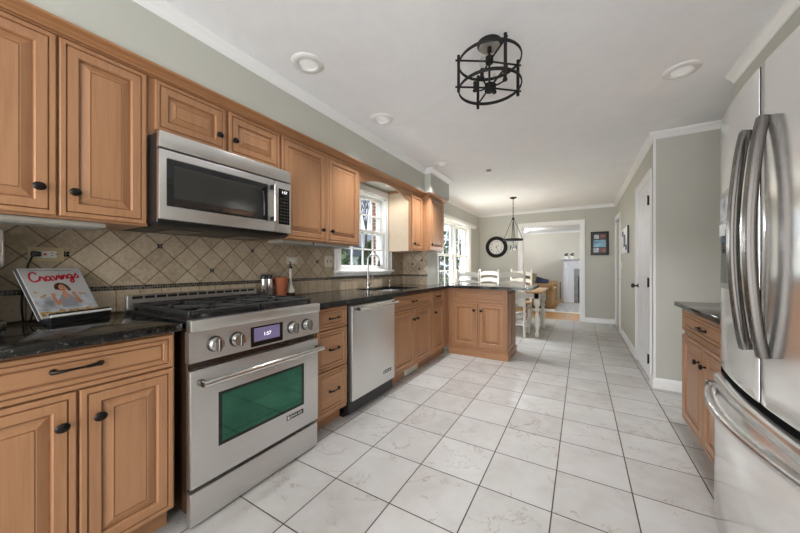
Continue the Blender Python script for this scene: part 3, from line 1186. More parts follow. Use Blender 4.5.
def in_main(x, y):
    if x < .005 and y < 2.575:
        if -.565 < x < -.155 and 1.29 < y < 1.97:
            return False
        if x < -.28 and y > 2.468:
            return False
        return True
    if y > 2.575 and x > -.28:
        return True
    return False


bm = B(); slab_grid(bm, xs, ys, in_main, .880, .915)
o = obj('granite_countertop', bm, M['gran']); tag(o, 'long black granite countertop around the sink and onto the peninsula', 'countertop', 'granite countertops')

# ------------------------------------------------------------------ backsplash
def backsplash(name, label, segs):
    t = thing(name, (XW, segs[0][0], .915), label, 'backsplash', 'tile backsplashes')
    return t


t = thing('tile_backsplash', (XW, .4, .915), 'beige travertine backsplash with diagonal tiles along the counter wall', 'backsplash')
xb = XW + .008
bm = B(); box(bm, XW, xb, -1.6, -.598, 1.0575, ZB); box(bm, XW, xb, -.598, .158, 1.0575, 1.40); box(bm, XW, xb, .158, KW[0] - .098, 1.0575, ZB)
obj('diagonal_tiles', bm, M['bs_y'], t)
bm = B(); box(bm, XW, xb, KW[1] + .098, 2.462, 1.0575, ZB)
obj('diagonal_tiles', bm, M['bs_y'], t)
bm = B(); box(bm, XW, xb, -1.6, 2.462, .9155, 1.032); obj('square_tiles', bm, M['bs_sq_y'], t)
bm = B(); box(bm, XW, xb + .002, -1.6, KW[0] - .11, 1.032, 1.0575); box(bm, XW, xb + .002, KW[0] - .11, KW[1] + .11, 1.032, 1.0575); box(bm, XW, xb + .002, KW[1] + .11, 2.462, 1.032, 1.0575)
obj('mosaic_strip', bm, M['mos_y'], t)
D = .149
for (ky, kz) in ((-3, 0), (-.5, .5), (1.5, -.5), (8, 0), (3.5, .5), (5, -1), (15, .5), (18.5, 0)):
    y, z = -.351 + ky * D, 1.208 + kz * D
    if ky == -3:
        y, z = -.812, 1.221
    if KW[0] - .12 < y < KW[1] + .12:
        continue
    bm = B()
    for a in (-1, 1):
        for b in (-1, 1):
            box(bm, XW, xb + .002, y + a * .0068 - .0058, y + a * .0068 + .0058, z + b * .0068 - .0058, z + b * .0068 + .0058, .001)
    obj('inset_mosaic', bm, M['black_gl'], t)
t = thing('tile_backsplash', (-.47, 2.462, .915), 'short beige tile backsplash return facing camera beside the dining window', 'backsplash')
yb = 2.47 - .008
bm = B(); box(bm, xb + .002, -.281, yb, 2.47, 1.0575, ZB); obj('diagonal_tiles', bm, M['bs_x'], t)
bm = B(); box(bm, xb + .002, -.281, yb, 2.47, .9155, 1.032); obj('square_tiles', bm, M['bs_sq_x'], t)
bm = B(); box(bm, xb + .004, -.281, yb - .002, 2.47, 1.032, 1.0575); obj('mosaic_strip', bm, M['mos_x'], t)
for x, z in ((-.51, 1.2), (-.40, 1.13), (-.36, 1.25)):
    bm = B(); box(bm, x - .012, x + .012, yb - .002, 2.47, z - .012, z + .012, .001); obj('inset_mosaic', bm, M['black_gl'], t)


# ------------------------------------------------------------------ outlets
def outlet(label, y0, y1, z0, z1, mat, kind):
    t = thing('wall_outlet', (xb, (y0 + y1) / 2, (z0 + z1) / 2), label, 'outlet', 'outlets on the backsplash')
    bm = B(); box(bm, xb, xb + .006, y0, y1, z0, z1, .002, 2); obj('plate', bm, mat, t)
    yc, zc = (y0 + y1) / 2, (z0 + z1) / 2
    if kind == 'h':
        bm = B(); box(bm, xb + .005, xb + .009, yc - .033, yc + .033, zc - .016, zc + .016, .002); obj('socket_face', bm, M['white_pl'], t)
        bm = B()
        for a in (-.018, .018):
            for b in (-.006, .006):
                box(bm, xb + .008, xb + .0096, yc + a - .004, yc + a + .004, zc + b - .0012, zc + b + .0012)
        cyl(bm, (xb + .008, yc + .030, zc), (xb + .0096, yc + .030, zc), .0025, seg=8)
        obj('slots', bm, M['black'], t)
    else:
        for a in (-.024, .024):
            bm = B(); box(bm, xb + .005, xb + .009, yc + a - .016, yc + a + .016, zc - .033, zc + .033, .002)
            sf = obj('socket_face', bm, M['ivory'], t)
            bm = B(); box(bm, xb + .008, xb + .014, yc + a - .004, yc + a + .004, zc - .010, zc + .010, .001)
            obj('toggle', bm, M['bronze'], sf)
    return t


t = outlet('almond horizontal outlet with a plugged-in black cord above the cookbook', -.932, -.819, 1.186, 1.250, M['almond'], 'h')
bm = B(); box(bm, xb + .009, xb + .011, -.885, -.875, 1.213, 1.222); obj('reset_button', bm, M['red'], t)
outlet('pale horizontal outlet plate above the terracotta pot', .487, .604, 1.185, 1.246, M['ivory'], 'h')
outlet('square double plate with dark toggles beside the sink window', .935, 1.040, 1.160, 1.266, M['ivory'], 'sw')
bm = B()
box(bm, xb + .010, xb + .034, -.925, -.895, 1.206, 1.230, .005, 2)
pts = [(xb + .022, -.92, 1.208)]
for s in range(1, 9):
    q = s / 8
    pts.append((xb + .024 + .01 * math.sin(q * PI), -.925 - .028 * math.sin(q * 2.2), 1.208 - .29 * q))
tube(bm, pts, .0035, 8)
o = obj('power_cord', bm, M['black']); tag(o, 'black plug and cord hanging from the almond outlet', 'cord')

# ================================================================== range
RY0, RY1 = -.585, .174
t = thing('gas_range', (-.3, -.205, 0), 'stainless steel gas range with green oven window and black grates', 'range')
bm = B(); box(bm, -.655, .000, RY0 + .004, RY1 - .004, .06, .905, .003); obj('body', bm, M['range_side'], t)
bm = B()
for y in (RY0 + .05, RY1 - .05):
    for x in (-.6, -.06):
        cyl(bm, (x, y, 0), (x, y, .06), .018, seg=12)
obj('foot', bm, M['black'], t)
bm = B(); box(bm, -.655, .030, RY0, RY1, .905, .921, .003); obj('cooktop', bm, M['black'], t)
bm = B(); box(bm, .004, .048, RY0 - .001, RY1 + .001, .872, .924, .006, 2); obj('front_rail', bm, M['steel'], t)
bm = B(); box(bm, -.66, -.622, RY0 - .006, RY1 + .006, .921, 1.002, .004)
bg_ = obj('backguard', bm, M['steel'], t)
bm = B()
for i in range(13):
    y = RY0 + .016 + i * .0565
    box(bm, -.630, -.6205, y, y + .048, .981, .996, .001)
obj('vent_slots', bm, M['black'], bg_)
# control panel (leans back a little) and its knobs
bm = B(); prism(bm, [(0, .735), (.036, .735), (.034, .871), (0, .871)], lambda u, v, w: Vector((u, w, v)), RY0 - .003, RY1 + .003)
cp = obj('control_panel', bm, M['steel'], t)
for y in (-.480, -.375, -.038, .068):
    bm = B()
    lathe(bm, [(.036, 0), (.036, .006), (.033, .010), (.033, .012)], (.034, y, .803), (1, 0, 0), 28)
    k_ = obj('control_knob', bm, M['black'], t)
    bm = B()
    lathe(bm, [(.0315, .012), (.0315, .028), (.028, .036), (0, .036)], (.034, y, .803), (1, 0, 0), 28)
    obj('knob_cap', bm, M['steel_hi'], k_)
    bm = B(); box(bm, .066, .086, y - .007, y + .007, .774, .832, .003); obj('knob_grip', bm, M['steel_dk'], k_)
bm = B(); box(bm, .030, .0372, -.300, -.103, .742, .846, .002); dp = obj('display', bm, M['black_gl'], t)
bm = B(); box(bm, .0368, .0378, -.283, -.125, .768, .838); obj('lit_screen', bm, M['purple_lcd'], dp)
bm = B(); text_bm(bm, '1:57', .027, lambda u, v, n: Vector((.0378 + n, -.205 + u, .800 + v))); obj('digits', bm, M['digit'], dp, smooth=0)
# oven door
bm = B(); box(bm, -.002, .036, RY0 + .002, RY1 - .006, .178, .700, .005, 2); od = obj('oven_door', bm, M['steel'], t)
bm = B(); box(bm, .034, .0372, -.464, .052, .316, .571, .002); obj('window_frame', bm, M['black_gl'], od)
bm = B(); box(bm, .0365, .0382, -.448, .030, .334, .557); obj('window_glass', bm, M['green_gl'], od)
bm = B(); tube(bm, [(.086, -.555, .645), (.086, .160, .645)], .0155, 16)
oh = obj('handle', bm, M['steel_hi'], od)
for y in (-.545, .150):
    bm = B(); box(bm, .034, .092, y - .013, y + .013, .632, .658, .006, 2); obj('handle_bracket', bm, M['handle_dk'], oh)
bm = B(); box(bm, .0355, .0376, -.077, .046, .266, .294, .001); bd = obj('badge', bm, M['black'], od)
bm = B(); text_bm(bm, 'JENN-AIR', .0205, lambda u, v, n: Vector((.0377 + n, -.010 + u, .280 + v)))
box(bm, .0372, .0382, -.072, -.058, .271, .289)
obj('badge_lettering', bm, M['badge_txt'], bd, smooth=0)
bm = B(); box(bm, -.01, .032, RY0 + .004, RY1 - .008, .012, .158, .004, 2); obj('kick_panel', bm, M['steel'], t)
# burners and continuous grates
for (x, y, r) in ((-.46, -.40, .042), (-.17, -.40, .05), (-.46, -.01, .05), (-.17, -.01, .042)):
    bm = B(); lathe(bm, [(r + .014, 0), (r + .014, .006), (r, .010), (r, .018), (0, .018)], (x, y, .921), (0, 0, 1), 24)
    b_ = obj('burner', bm, M['steel_dk'], t)
    bm = B(); lathe(bm, [(r - .004, .018), (r - .004, .026), (r - .012, .029), (0, .029)], (x, y, .921), (0, 0, 1), 24); obj('burner_cap', bm, M['iron'], b_)
for (y0, y1) in ((RY0 + .018, -.212), (-.200, RY1 - .018)):
    bm = B()
    zt = .960
    for (a, b, c, d) in ((-.61, -.015, y0, y0 + .014), (-.61, -.015, y1 - .014, y1), (-.61, -.596, y0 + .014, y1 - .014), (-.029, -.015, y0 + .014, y1 - .014), (-.320, -.306, y0 + .014, y1 - .014)):
        box(bm, a, b, c, d, zt - .022, zt, .003)
    ym = (y0 + y1) / 2
    for xc in (-.46, -.17):
        for ang in range(8):
            th = ang * PI / 4
            dx, dy = math.cos(th), math.sin(th)
            ex = .13 if abs(dx) > .9 else (.115 if abs(dx) > .3 else 0)
            lim = (y1 - y0) / 2 - .010
            R = .13 if abs(dx) > .9 else (lim if abs(dx) < .1 else .165)
            tube(bm, [(xc + dx * .03, ym + dy * .03, zt - .005), (xc + dx * R, ym + dy * R, zt - .005)], .0085, 6)
    for x in (-.60, -.31, -.025):
        for y in (y0 + .007, y1 - .007):
            box(bm, x - .008, x + .008, y - .006, y + .006, .9215, zt - .022)
    obj('grate', bm, M['iron'], t)

# ================================================================== microwave
MX = -.205
t = thing('microwave_oven', (-.44, -.22, 1.36), 'stainless over-range microwave with smoked glass door above the cooktop', 'microwave')
my0, my1 = -.605, .153
bm = B(); box(bm, XW + .01, MX - .030, my0 + .003, my1 - .003, 1.372, 1.806, .003); obj('body', bm, M['black'], t)
bm = B(); box(bm, MX - .03, MX, my0, my1, 1.728, 1.806, .005, 2); obj('vent_panel', bm, M['steel'], t)
bm = B(); box(bm, MX - .03, MX, my0, .026, 1.386, 1.720, .005, 2); md = obj('door', bm, M['steel'], t)
bm = B(); box(bm, MX - .004, MX + .0015, -.577, -.026, 1.449, 1.682, .006, 2); wf = obj('window_frame', bm, M['black_gl'], md)
bm = B(); box(bm, MX + .001, MX + .0025, -.545, -.075, 1.462, 1.650); obj('window_glass', bm, M['mw_gl'], md)
bm = B(); tube(bm, [(MX + .036, .002, 1.452), (MX + .036, .002, 1.682)], .010, 14)
h_ = obj('handle', bm, M['steel_hi'], md)
for z in (1.466, 1.668):
    bm = B(); box(bm, MX - .001, MX + .040, -.010, .014, z - .014, z + .014, .005, 2); obj('handle_bracket', bm, M['black'], h_)
bm = B(); box(bm, MX - .03, MX, .029, my1, 1.386, 1.720, .005, 2); cpn = obj('control_panel', bm, M['steel'], t)
bm = B(); box(bm, MX - .002, MX + .002, .054, .141, 1.442, 1.676, .002); kp = obj('keypad', bm, M['black_gl'], cpn)
bm = B(); text_bm(bm, '1:57', .026, lambda u, v, n: Vector((MX + .002 + n, .098 + u, 1.652 + v))); obj('digits', bm, M['digit'], kp, smooth=0)
bm = B()
for i in range(8):
    for j in range(3):
        box(bm, MX + .0018, MX + .0023, .066 + j * .024, .082 + j * .024, 1.458 + i * .021, 1.466 + i * .021)
obj('keys', bm, M['steel_dk'], kp)
bm = B(); prism(bm, [(-.655, 1.357), (-.26, 1.357), (MX - .012, 1.372), (-.655, 1.372)], lambda u, v, w: Vector((u, w, v)), my0 + .01, my1 - .01)
ub = obj('underside', bm, M['black'], t)
for y in (-.50, -.12):
    bm = B(); box(bm, -.56, -.34, y, y + .16, 1.353, 1.360)
    obj('grease_filter', bm, M['steel_dk'], ub)

# ================================================================== dishwasher
t = thing('dishwasher', (-.3, .86, 0), 'stainless steel dishwasher between the drawers and sink cabinet', 'dishwasher')
bm = B(); box(bm, XW + .04, -.026, .541, 1.172, .03, .874); obj('body', bm, M['black'], t)
bm = B(); box(bm, -.03, 0.0, .556, 1.170, .128, .858, .005, 2); dd = obj('door', bm, M['steel_dw'], t)
bm = B(); tube(bm, [(.048, .585, .835), (.048, 1.145, .835)], .0125, 16); h_ = obj('handle', bm, M['steel_hi'], dd)
for y in (.592, 1.138):
    bm = B(); box(bm, -.002, .052, y - .012, y + .012, .823, .847, .006, 2); obj('handle_bracket', bm, M['handle_dk'], h_)
bm = B(); box(bm, -.0005, .0016, .978, 1.108, .213, .241, .001); bd = obj('badge', bm, M['black'], dd)
bm = B(); text_bm(bm, 'JENN-AIR', .0205, lambda u, v, n: Vector((.0017 + n, 1.050 + u, .227 + v)))
box(bm, .0012, .0022, .983, .997, .218, .236)
obj('badge_lettering', bm, M['badge_txt'], bd, smooth=0)
bm = B(); box(bm, XW + .04, -.075, .541, 1.172, 0, .115); obj('toe_panel', bm, M['black'], t)

# ================================================================== sink, faucet
t = thing('kitchen_sink', (-.36, 1.63, .70), 'undermount stainless sink below the window', 'sink')
bm = B()
x0, x1, y0, y1 = -.575, -.145, 1.28, 1.98
prev = None
for (d, z) in ((0, .8795), (.012, .8795), (.016, .72), (.035, .70), (.10, .696)):
    q = [bm.verts.new((a, b, z)) for a, b in ((x0 + d, y0 + d), (x1 - d, y0 + d), (x1 - d, y1 - d), (x0 + d, y1 - d))]
    if prev:
        for i in range(4):
            bm.faces.new((prev[i], prev[(i + 1) % 4], q[(i + 1) % 4], q[i]))
    prev = q
bm.faces.new(prev)
obj('basin', bm, M['steel'], t)
bm = B(); lathe(bm, [(.045, 0), (.045, .004), (.03, .004), (.028, -.002), (0, -.002)], (-.36, 1.63, .697), (0, 0, 1), 24); obj('drain', bm, M['steel_dk'], t)
t = thing('kitchen_faucet', (-.612, 1.575, .915), 'tall gooseneck pull-down faucet standing behind the sink', 'faucet')
fx, fy = -.612, 1.575
bm = B(); lathe(bm, [(.029, 0), (.029, .006), (.024, .012), (.022, .05), (.024, .065), (.020, .075), (.0175, .10)], (fx, fy, .915), (0, 0, 1), 24); obj('body', bm, M['chrome'], t)
pts = [(fx, fy, 1.0), (fx, fy, 1.238)]
dx, dy = .80, .60
R = .064
for i in range(1, 15):
    a = PI * i / 14 * 1.06
    s = R - R * math.cos(a)
    pts.append((fx + dx * s, fy + dy * s, 1.238 + R * math.sin(a)))
bm = B(); tube(bm, pts, .0115, 14); obj('spout', bm, M['chrome'], t)
e = Vector(pts[-1]); dn = (e - Vector(pts[-2])).normalized()
bm = B(); cyl(bm, e - dn * .005, e + dn * .05, .014, .019, 18); cyl(bm, e + dn * .05, e + dn * .058, .019, .016, 18); obj('spray_head', bm, M['steel_dk'], t)
bm = B(); cyl(bm, (fx, fy, .965), (fx + .02, fy + .035, .970), .012, .011, 14); tube(bm, [(fx + .02, fy + .035, .972), (fx + .028, fy + .045, 1.0), (fx + .035, fy + .05, 1.055)], [.007, .0065, .005], 10); obj('lever', bm, M['chrome'], t)
t = thing('soap_dispenser', (-.615, 2.04, .915), 'small metal soap dispenser pump beside the sink corner', 'dispenser')
bm = B(); lathe(bm, [(.018, 0), (.018, .006), (.012, .012), (.010, .05), (.012, .055), (.007, .06), (.006, .08), (0, .08)], (-.615, 2.04, .915), (0, 0, 1), 18); obj('body', bm, M['chrome'], t)
bm = B(); tube(bm, [(-.615, 2.04, .988), (-.59, 2.055, .994), (-.56, 2.075, .985)], .005, 8); obj('spout', bm, M['chrome'], t)

# ================================================================== things on the counter
t = thing('coffee_maker', (-.56, -1.10, .915), 'black coffee maker with silver top at the edge of granite counter', 'appliance')
bm = B(); box(bm, -.655, -.44, -1.20, -1.016, .915, .945, .006, 2); obj('base', bm, M['steel_dk'], t)
bm = B(); box(bm, -.655, -.54, -1.20, -1.024, .945, 1.16, .006, 2); obj('body', bm, M['black'], t)
bm = B(); box(bm, -.655, -.45, -1.20, -1.020, 1.155, 1.315, .014, 3); obj('brew_head', bm, M['steel'], t)
bm = B(); lathe(bm, [(.045, 0), (.055, .01), (.055, .09), (.045, .12), (.035, .13), (0, .13)], (-.49, -1.10, .945), (0, 0, 1), 20); obj('carafe', bm, M['black_gl'], t)

# cookbook on its stand
a, tl = .422, .532
eb = Vector((-math.sin(a), math.cos(a), 0))
nb = Vector((math.cos(a), math.sin(a), 0))
up = Vector((0, 0, 1)) * math.cos(tl) - nb * math.sin(tl)
fn = nb * math.cos(tl) + Vector((0, 0, 1)) * math.sin(tl)
P0 = Vector((-.428, -.928, .9415))
W_, H_ = .227, .254
bk = lambda u, v, n: P0 + eb * (u * .225 / .227) + up * (v * .245 / .254) + fn * n
t = thing('cookbook', P0, 'cookbook with red script title and cover of woman in grey top on stand', 'book')


def bbox(bm, F, u0, u1, v0, v1, n0, n1):
    lo = [bm.verts.new(F(u, v, n0)) for u, v in ((u0, v0), (u1, v0), (u1, v1), (u0, v1))]
    hi = [bm.verts.new(F(u, v, n1)) for u, v in ((u0, v0), (u1, v0), (u1, v1), (u0, v1))]
    bm.faces.new(lo[::-1]); bm.faces.new(hi)
    for i in range(4):
        j = (i + 1) % 4
        bm.faces.new((lo[i], lo[j], hi[j], hi[i]))


bm = B(); bbox(bm, bk, 0, W_, 0, H_, -.003, 0); bbox(bm, bk, 0, W_, 0, H_, -.022, -.019); obj('cover', bm, M['cover'], t, smooth=0)
bm = B(); bbox(bm, bk, 0, .004, 0, H_, -.0188, -.0032); obj('spine', bm, M['spine'], t, smooth=0)
bm = B(); bbox(bm, bk, .006, W_ - .004, .004, H_ - .004, -.019, -.003); obj('pages', bm, M['paper'], t, smooth=0)


def stroke(bm, pts, w, n=.0006, F=bk):
    """flat ribbon of printed ink following pts on the cover"""
    Q = []
    m = len(pts)
    for i in range(m - 1):          # Catmull-Rom
        p0, p1, p2, p3 = pts[max(i - 1, 0)], pts[i], pts[i + 1], pts[min(i + 2, m - 1)]
        for s in range(5):
            q = s / 5
            Q.append(tuple(.5 * (2 * p1[k] + (p2[k] - p0[k]) * q + (2 * p0[k] - 5 * p1[k] + 4 * p2[k] - p3[k]) * q * q + (3 * p1[k] - p0[k] - 3 * p2[k] + p3[k]) * q ** 3) for k in (0, 1)))
    Q.append(pts[-1])
    L, R = [], []
    for i, (x, y) in enumerate(Q):
        xa, ya = Q[max(i - 1, 0)]; xb_, yb_ = Q[min(i + 1, len(Q) - 1)]
        dx, dy = xb_ - xa, yb_ - ya
        d = math.hypot(dx, dy) or 1
        ox, oy = -dy / d * w / 2, dx / d * w / 2
        L.append(bm.verts.new(F(x + ox, y + oy, n))); R.append(bm.verts.new(F(x - ox, y - oy, n)))
    for i in range(len(Q) - 1):
        bm.faces.new((R[i], R[i + 1], L[i + 1], L[i]))


# the script title, letter by letter (units: x-height 1)
LET = {
    'C': ([(1.5, 1.75), (1.55, 2.05), (1.2, 2.25), (.6, 2.0), (.2, 1.2), (.25, .4), (.7, 0), (1.3, .15), (1.75, .5)], 1.7),
    'r': ([(0, .1), (.3, .9), (.4, 1.15), (.5, .85), (.85, .9), (.85, .4), (.95, .05), (1.2, .15)], 1.15),
    'a': ([(1.0, .85), (.6, 1.05), (.15, .7), (.15, .2), (.5, 0), (.9, .4), (1.05, .95), (1.0, .3), (1.15, 0), (1.4, .2)], 1.35),
    'v': ([(0, .8), (.2, 1.0), (.35, .5), (.5, 0), (.8, .5), (.95, 1.0), (1.2, .9)], 1.2),
    'i': ([(0, .3), (.25, .95), (.25, .3), (.4, 0), (.65, .2)], .6),
    'n': ([(0, .2), (.2, 1.0), (.2, 0), (.45, .7), (.75, 1.0), (.9, .6), (.9, .1), (1.15, .15)], 1.15),
    'g': ([(1.0, .85), (.6, 1.05), (.15, .7), (.15, .25), (.5, .05), (.9, .4), (1.0, .95), (1.0, -.3), (.8, -1.0), (.35, -1.0), (.3, -.6), (.9, -.1), (1.4, .2)], 1.35),
    's': ([(0, .2), (.5, .9), (.7, 1.25), (.6, .9), (.95, .5), (.75, .05), (.3, .05)], 1.0),
}
bm = B()
sc = .0200
x, y = .020, .184
for i, ch in enumerate('Cravings'):
    pts, adv = LET[ch]
    lift = i * .0021
    stroke(bm, [(x + px * sc, y + lift + py * sc * 1.05) for px, py in pts],   .0072, .0006 + i * .00004)
    if ch == 'i':
        bbox(bm, bk, x + .004, x + .009, y + lift + .024, y + lift + .029, .0003, .0007)
    x += adv * sc * .985
obj('title_lettering', bm, M['red'], t, smooth=0)
bm = B()
for i in range(30):
    u = .035 + i * .0052
    bbox(bm, bk, u, u + random.uniform(.002, .004), .2405, .2435, 0, .0004)
obj('tagline', bm, M['ph_grey'], t, smooth=0)


def disc(bm, cx, cy, rx, ry, n, F=bk, seg=20):
    c = [bm.verts.new(F(cx + rx * math.cos(2 * PI * i / seg), cy + ry * math.sin(2 * PI * i / seg), n)) for i in range(seg)]
    bm.faces.new(c)


def poly(bm, pts, n, F=bk):
    bm.faces.new([bm.verts.new(F(u, v, n)) for u, v in pts])


bm = B(); poly(bm, [(0, 0.035), (0, .105), (W_, .105), (W_, .035)], .0002); obj('printed_counter', bm, M['ph_pale'], t, smooth=0)
bm = B(); disc(bm, .116, .153, .0195, .022, .0004); stroke(bm, [(.104, .165), (.097, .150), (.099, .138)], .011, .0004); stroke(bm, [(.124, .168), (.139, .156), (.146, .130)], .013, .0004); obj('printed_hair', bm, M['hair'], t, smooth=0)
bm = B(); poly(bm, [(.090, .045), (.092, .09), (.106, .112), (.135, .112), (.150, .09), (.152, .045)], .0005); obj('printed_top', bm, M['shirt'], t, smooth=0)
bm = B()
disc(bm, .121, .146, .0135, .0185, .0008)
poly(bm, [(.115, .130), (.128, .130), (.133, .110), (.122, .080), (.108, .110)], .0007)
stroke(bm, [(.094, .088), (.080, .062), (.074, .090), (.074, .108)], .012, .0008)
stroke(bm, [(.150, .088), (.164, .064), (.160, .095), (.155, .112)], .012, .0008)
disc(bm, .075, .111, .008, .009, .0009); disc(bm, .155, .115, .008, .009, .0009)
obj('printed_figure', bm, M['skin'], t, smooth=0)
bm = B()
for (u, v) in ((.116, .150), (.126, .150)):
    disc(bm, u, v, .0022, .0014, .0011)
stroke(bm, [(.114, .155), (.118, .156)], .0015, .0011); stroke(bm, [(.124, .156), (.128, .155)], .0015, .0011)
obj('printed_eyes', bm, M['hair'], t, smooth=0)
bm = B(); stroke(bm, [(.115, .139), (.121, .136), (.127, .139)], .003, .0011); obj('printed_mouth', bm, M['red'], t, smooth=0)
bm = B()
for i in range(13):
    disc(bm, .012 + i * .017, .022 + .006 * math.sin(i * 2.1), .013, .008 + .003 * math.cos(i * 3), .0006 + i * .00003, seg=12)
for (u, v) in ((.02, .13), (.035, .105), (.045, .112), (.18, .112), (.195, .108)):
    disc(bm, u, v, .008, .005, .0006, seg=10)
obj('printed_food', bm, M['food'], t, smooth=0)
# the stand
t = thing('book_stand', (-.43, -.83, .915), 'black book stand with shiny pale front lip holding the cookbook', 'stand')
bm = B(); bbox(bm, bk, .012, W_ + .024, -.019, -.0085, -.022, .022); bbox(bm, lambda u, v, n: Vector((P0.x, P0.y, v)) + eb * u + nb * n, .014, W_ + .022, .9155, .933, .0, .024); bbox(bm, bk, .012, W_ + .026, .0005, .010, .018, .025); obj('ledge', bm, M['black'], t, smooth=0)
bm = B(); bbox(bm, bk, .012, W_ + .026, -.010, .000, .022, .028); obj('front_lip', bm, M['white_pl'], t, smooth=0)
bm = B(); bbox(bm, bk, .03, W_ - .03, -.012, .19, -.0275, -.0225); obj('back_plate', bm, M['black'], t, smooth=0)
fl = lambda u, n, z: Vector((P0.x, P0.y, z)) + eb * u + nb * n
for u in (.04, W_ - .04):
    bm = B()
    p, q = fl(u, -.001, .9195), fl(u, -.12, .9195)
    tube(bm, [p, q, bk(u, .12, -.0275)], .004, 8)
    obj('leg', bm, M['black'], t)
bm = B(); bbox(bm, bk, W_ - .012, W_ + .012, .055, .085, -.028, -.0225); obj('side_clip', bm, M['white_pl'], t, smooth=0)

# mills, pot and oil bottle right of the range
for i, (y, lb) in enumerate(((.232, 'steel canister beside the range, the one nearer the cooktop'), (.283, 'steel canister standing against the terracotta pot'))):
    t = thing('steel_canister', (-.61, y, .915), lb, 'canister', 'pair of steel canisters')
    bm = B(); lathe(bm, [(.022, 0), (.0225, .004), (.0225, .150), (.021, .152)], (-.61, y, .915), (0, 0, 1), 28); obj('body', bm, M['steel_hi'], t)
    bm = B(); lathe(bm, [(.0235, .150), (.0235, .176), (.020, .184), (.006, .186), (.006, .192), (0, .193)], (-.61, y, .915), (0, 0, 1), 28); obj('lid', bm, M['black'], t)
t = thing('terracotta_pot', (-.605, .385, .915), 'small terracotta flower pot on the counter beside canisters', 'pot')
bm = B(); lathe(bm, [(.037, 0), (.047, .120), (.052, .120), (.0535, .157), (.049, .160), (.046, .157), (.042, .12), (.04, .13), (0, .13)], (-.598, .385, .915), (0, 0, 1), 28); obj('pot', bm, M['terra'], t)
bm = B(); lathe(bm, [(.0425, .128), (.03, .134), (0, .136)], (-.605, .385, .915), (0, 0, 1), 20); obj('soil', bm, M['soil'], t)
t = thing('oil_bottle', (-.605, .480, .915), 'tall pale oil bottle with dark pour spout beside terracotta pot', 'bottle')
c = (-.605, .480, .915)
bm = B(); lathe(bm, [(.034, .03), (.033, .050), (.024, .075), (.014, .11), (.011, .16), (.010, .225), (.012, .23)], c, (0, 0, 1), 24); obj('glass_body', bm, M['frost'], t)
bm = B(); lathe(bm, [(.032, 0), (.034, .004), (.034, .030)], c, (0, 0, 1), 24); obj('oil', bm, M['oil'], t)
bm = B(); lathe(bm, [(.014, .23), (.016, .238), (.012, .25), (0, .252)], c, (0, 0, 1), 16); tube(bm, [(-.605, .480, 1.16), (-.598, .472, 1.19), (-.585, .455, 1.205)], [.006, .005, .004], 8); obj('pour_spout', bm, M['bronze'], t)

# ================================================================== refrigerator
FC, FH = .105, .455          # centre and half width along Y
t = thing('refrigerator', (2.35, FC, 0), 'large stainless french-door refrigerator with bowed handles and bottom freezer drawer', 'refrigerator')


def fx_(y, x0=1.969, sag=.042):
    u = (y - FC) / FH
    return x0 + sag * u * u


def curved_panel(bm, y0, y1, z0, z1, off=0.0, back=2.06, n=14, r=.007):
    """slab with a gently bowed front and rounded edges"""
    sec = [(0, r), (.3 * r, .3 * r), (r, 0)]
    cols = []
    ys = [y0, y0 + .3 * r, y0 + r] + [y0 + r + (y1 - y0 - 2 * r) * i / n for i in range(1, n)] + [y1 - r, y1 - .3 * r, y1]
    for y in ys:
        e = min(y - y0, y1 - y)
        k = r - math.sqrt(max(0, r * r - (r - e) ** 2)) if e < r else 0
        cols.append((fx_(y) + off + k, y))
    rows = [(z0, r), (z0 + .3 * r, .3 * r), (z0 + r, 0), (z1 - r, 0), (z1 - .3 * r, .3 * r), (z1, r)]
    G = [[bm.verts.new((x + d, y, z)) for (x, y) in cols] for (z, d) in rows]
    for i in range(len(rows) - 1):
        for j in range(len(cols) - 1):
            bm.faces.new((G[i][j], G[i][j + 1], G[i + 1][j + 1], G[i + 1][j]))
    bk0 = [bm.verts.new((back, y, z)) for y, z in ((y0, z0), (y1, z0), (y1, z1), (y0, z1))]
    bm.faces.new(bk0)
    bm.faces.new([*G[0], bk0[1], bk0[0]]); bm.faces.new([*G[-1][::-1], bk0[3], bk0[2]])
    bm.faces.new([*[g[0] for g in G][::-1], bk0[0], bk0[3]]); bm.faces.new([*[g[-1] for g in G], bk0[2], bk0[1]])


bm = B(); box(bm, 2.062, 2.72, FC - FH + .004, FC + FH - .004, .03, 1.765, .004); obj('body', bm, M['steel_dk'], t)
bm = B(); box(bm, 2.04, 2.70, FC - FH + .02, FC + FH - .02, .0, .09); obj('toe_grille', bm, M['black'], t)
bm = B(); box(bm, 2.015, 2.062, FC - FH + .01, FC + FH - .01, .10, 1.77); obj('gasket', bm, M['black'], t)
bm = B(); box(bm, 1.9725, 2.0145, FC - .0058, FC + .0058, .742, 1.772); obj('gap_shade_strip', bm, M['gap_shade'], t)  # black strip fills the door gap to stand for its shade
bm = B(); curved_panel(bm, FC + .006, FC + FH, .738, 1.775); d_far = obj('door', bm, M['steel_z'], t)
bm = B(); curved_panel(bm, FC - FH, FC - .006, .738, 1.775); d_near = obj('door', bm, M['steel_z'], t)
bm = B(); curved_panel(bm, FC - FH, FC + FH, .095, .712, off=-.020, n=24, r=.014); dr = obj('freezer_drawer', bm, M['steel_z'], t)


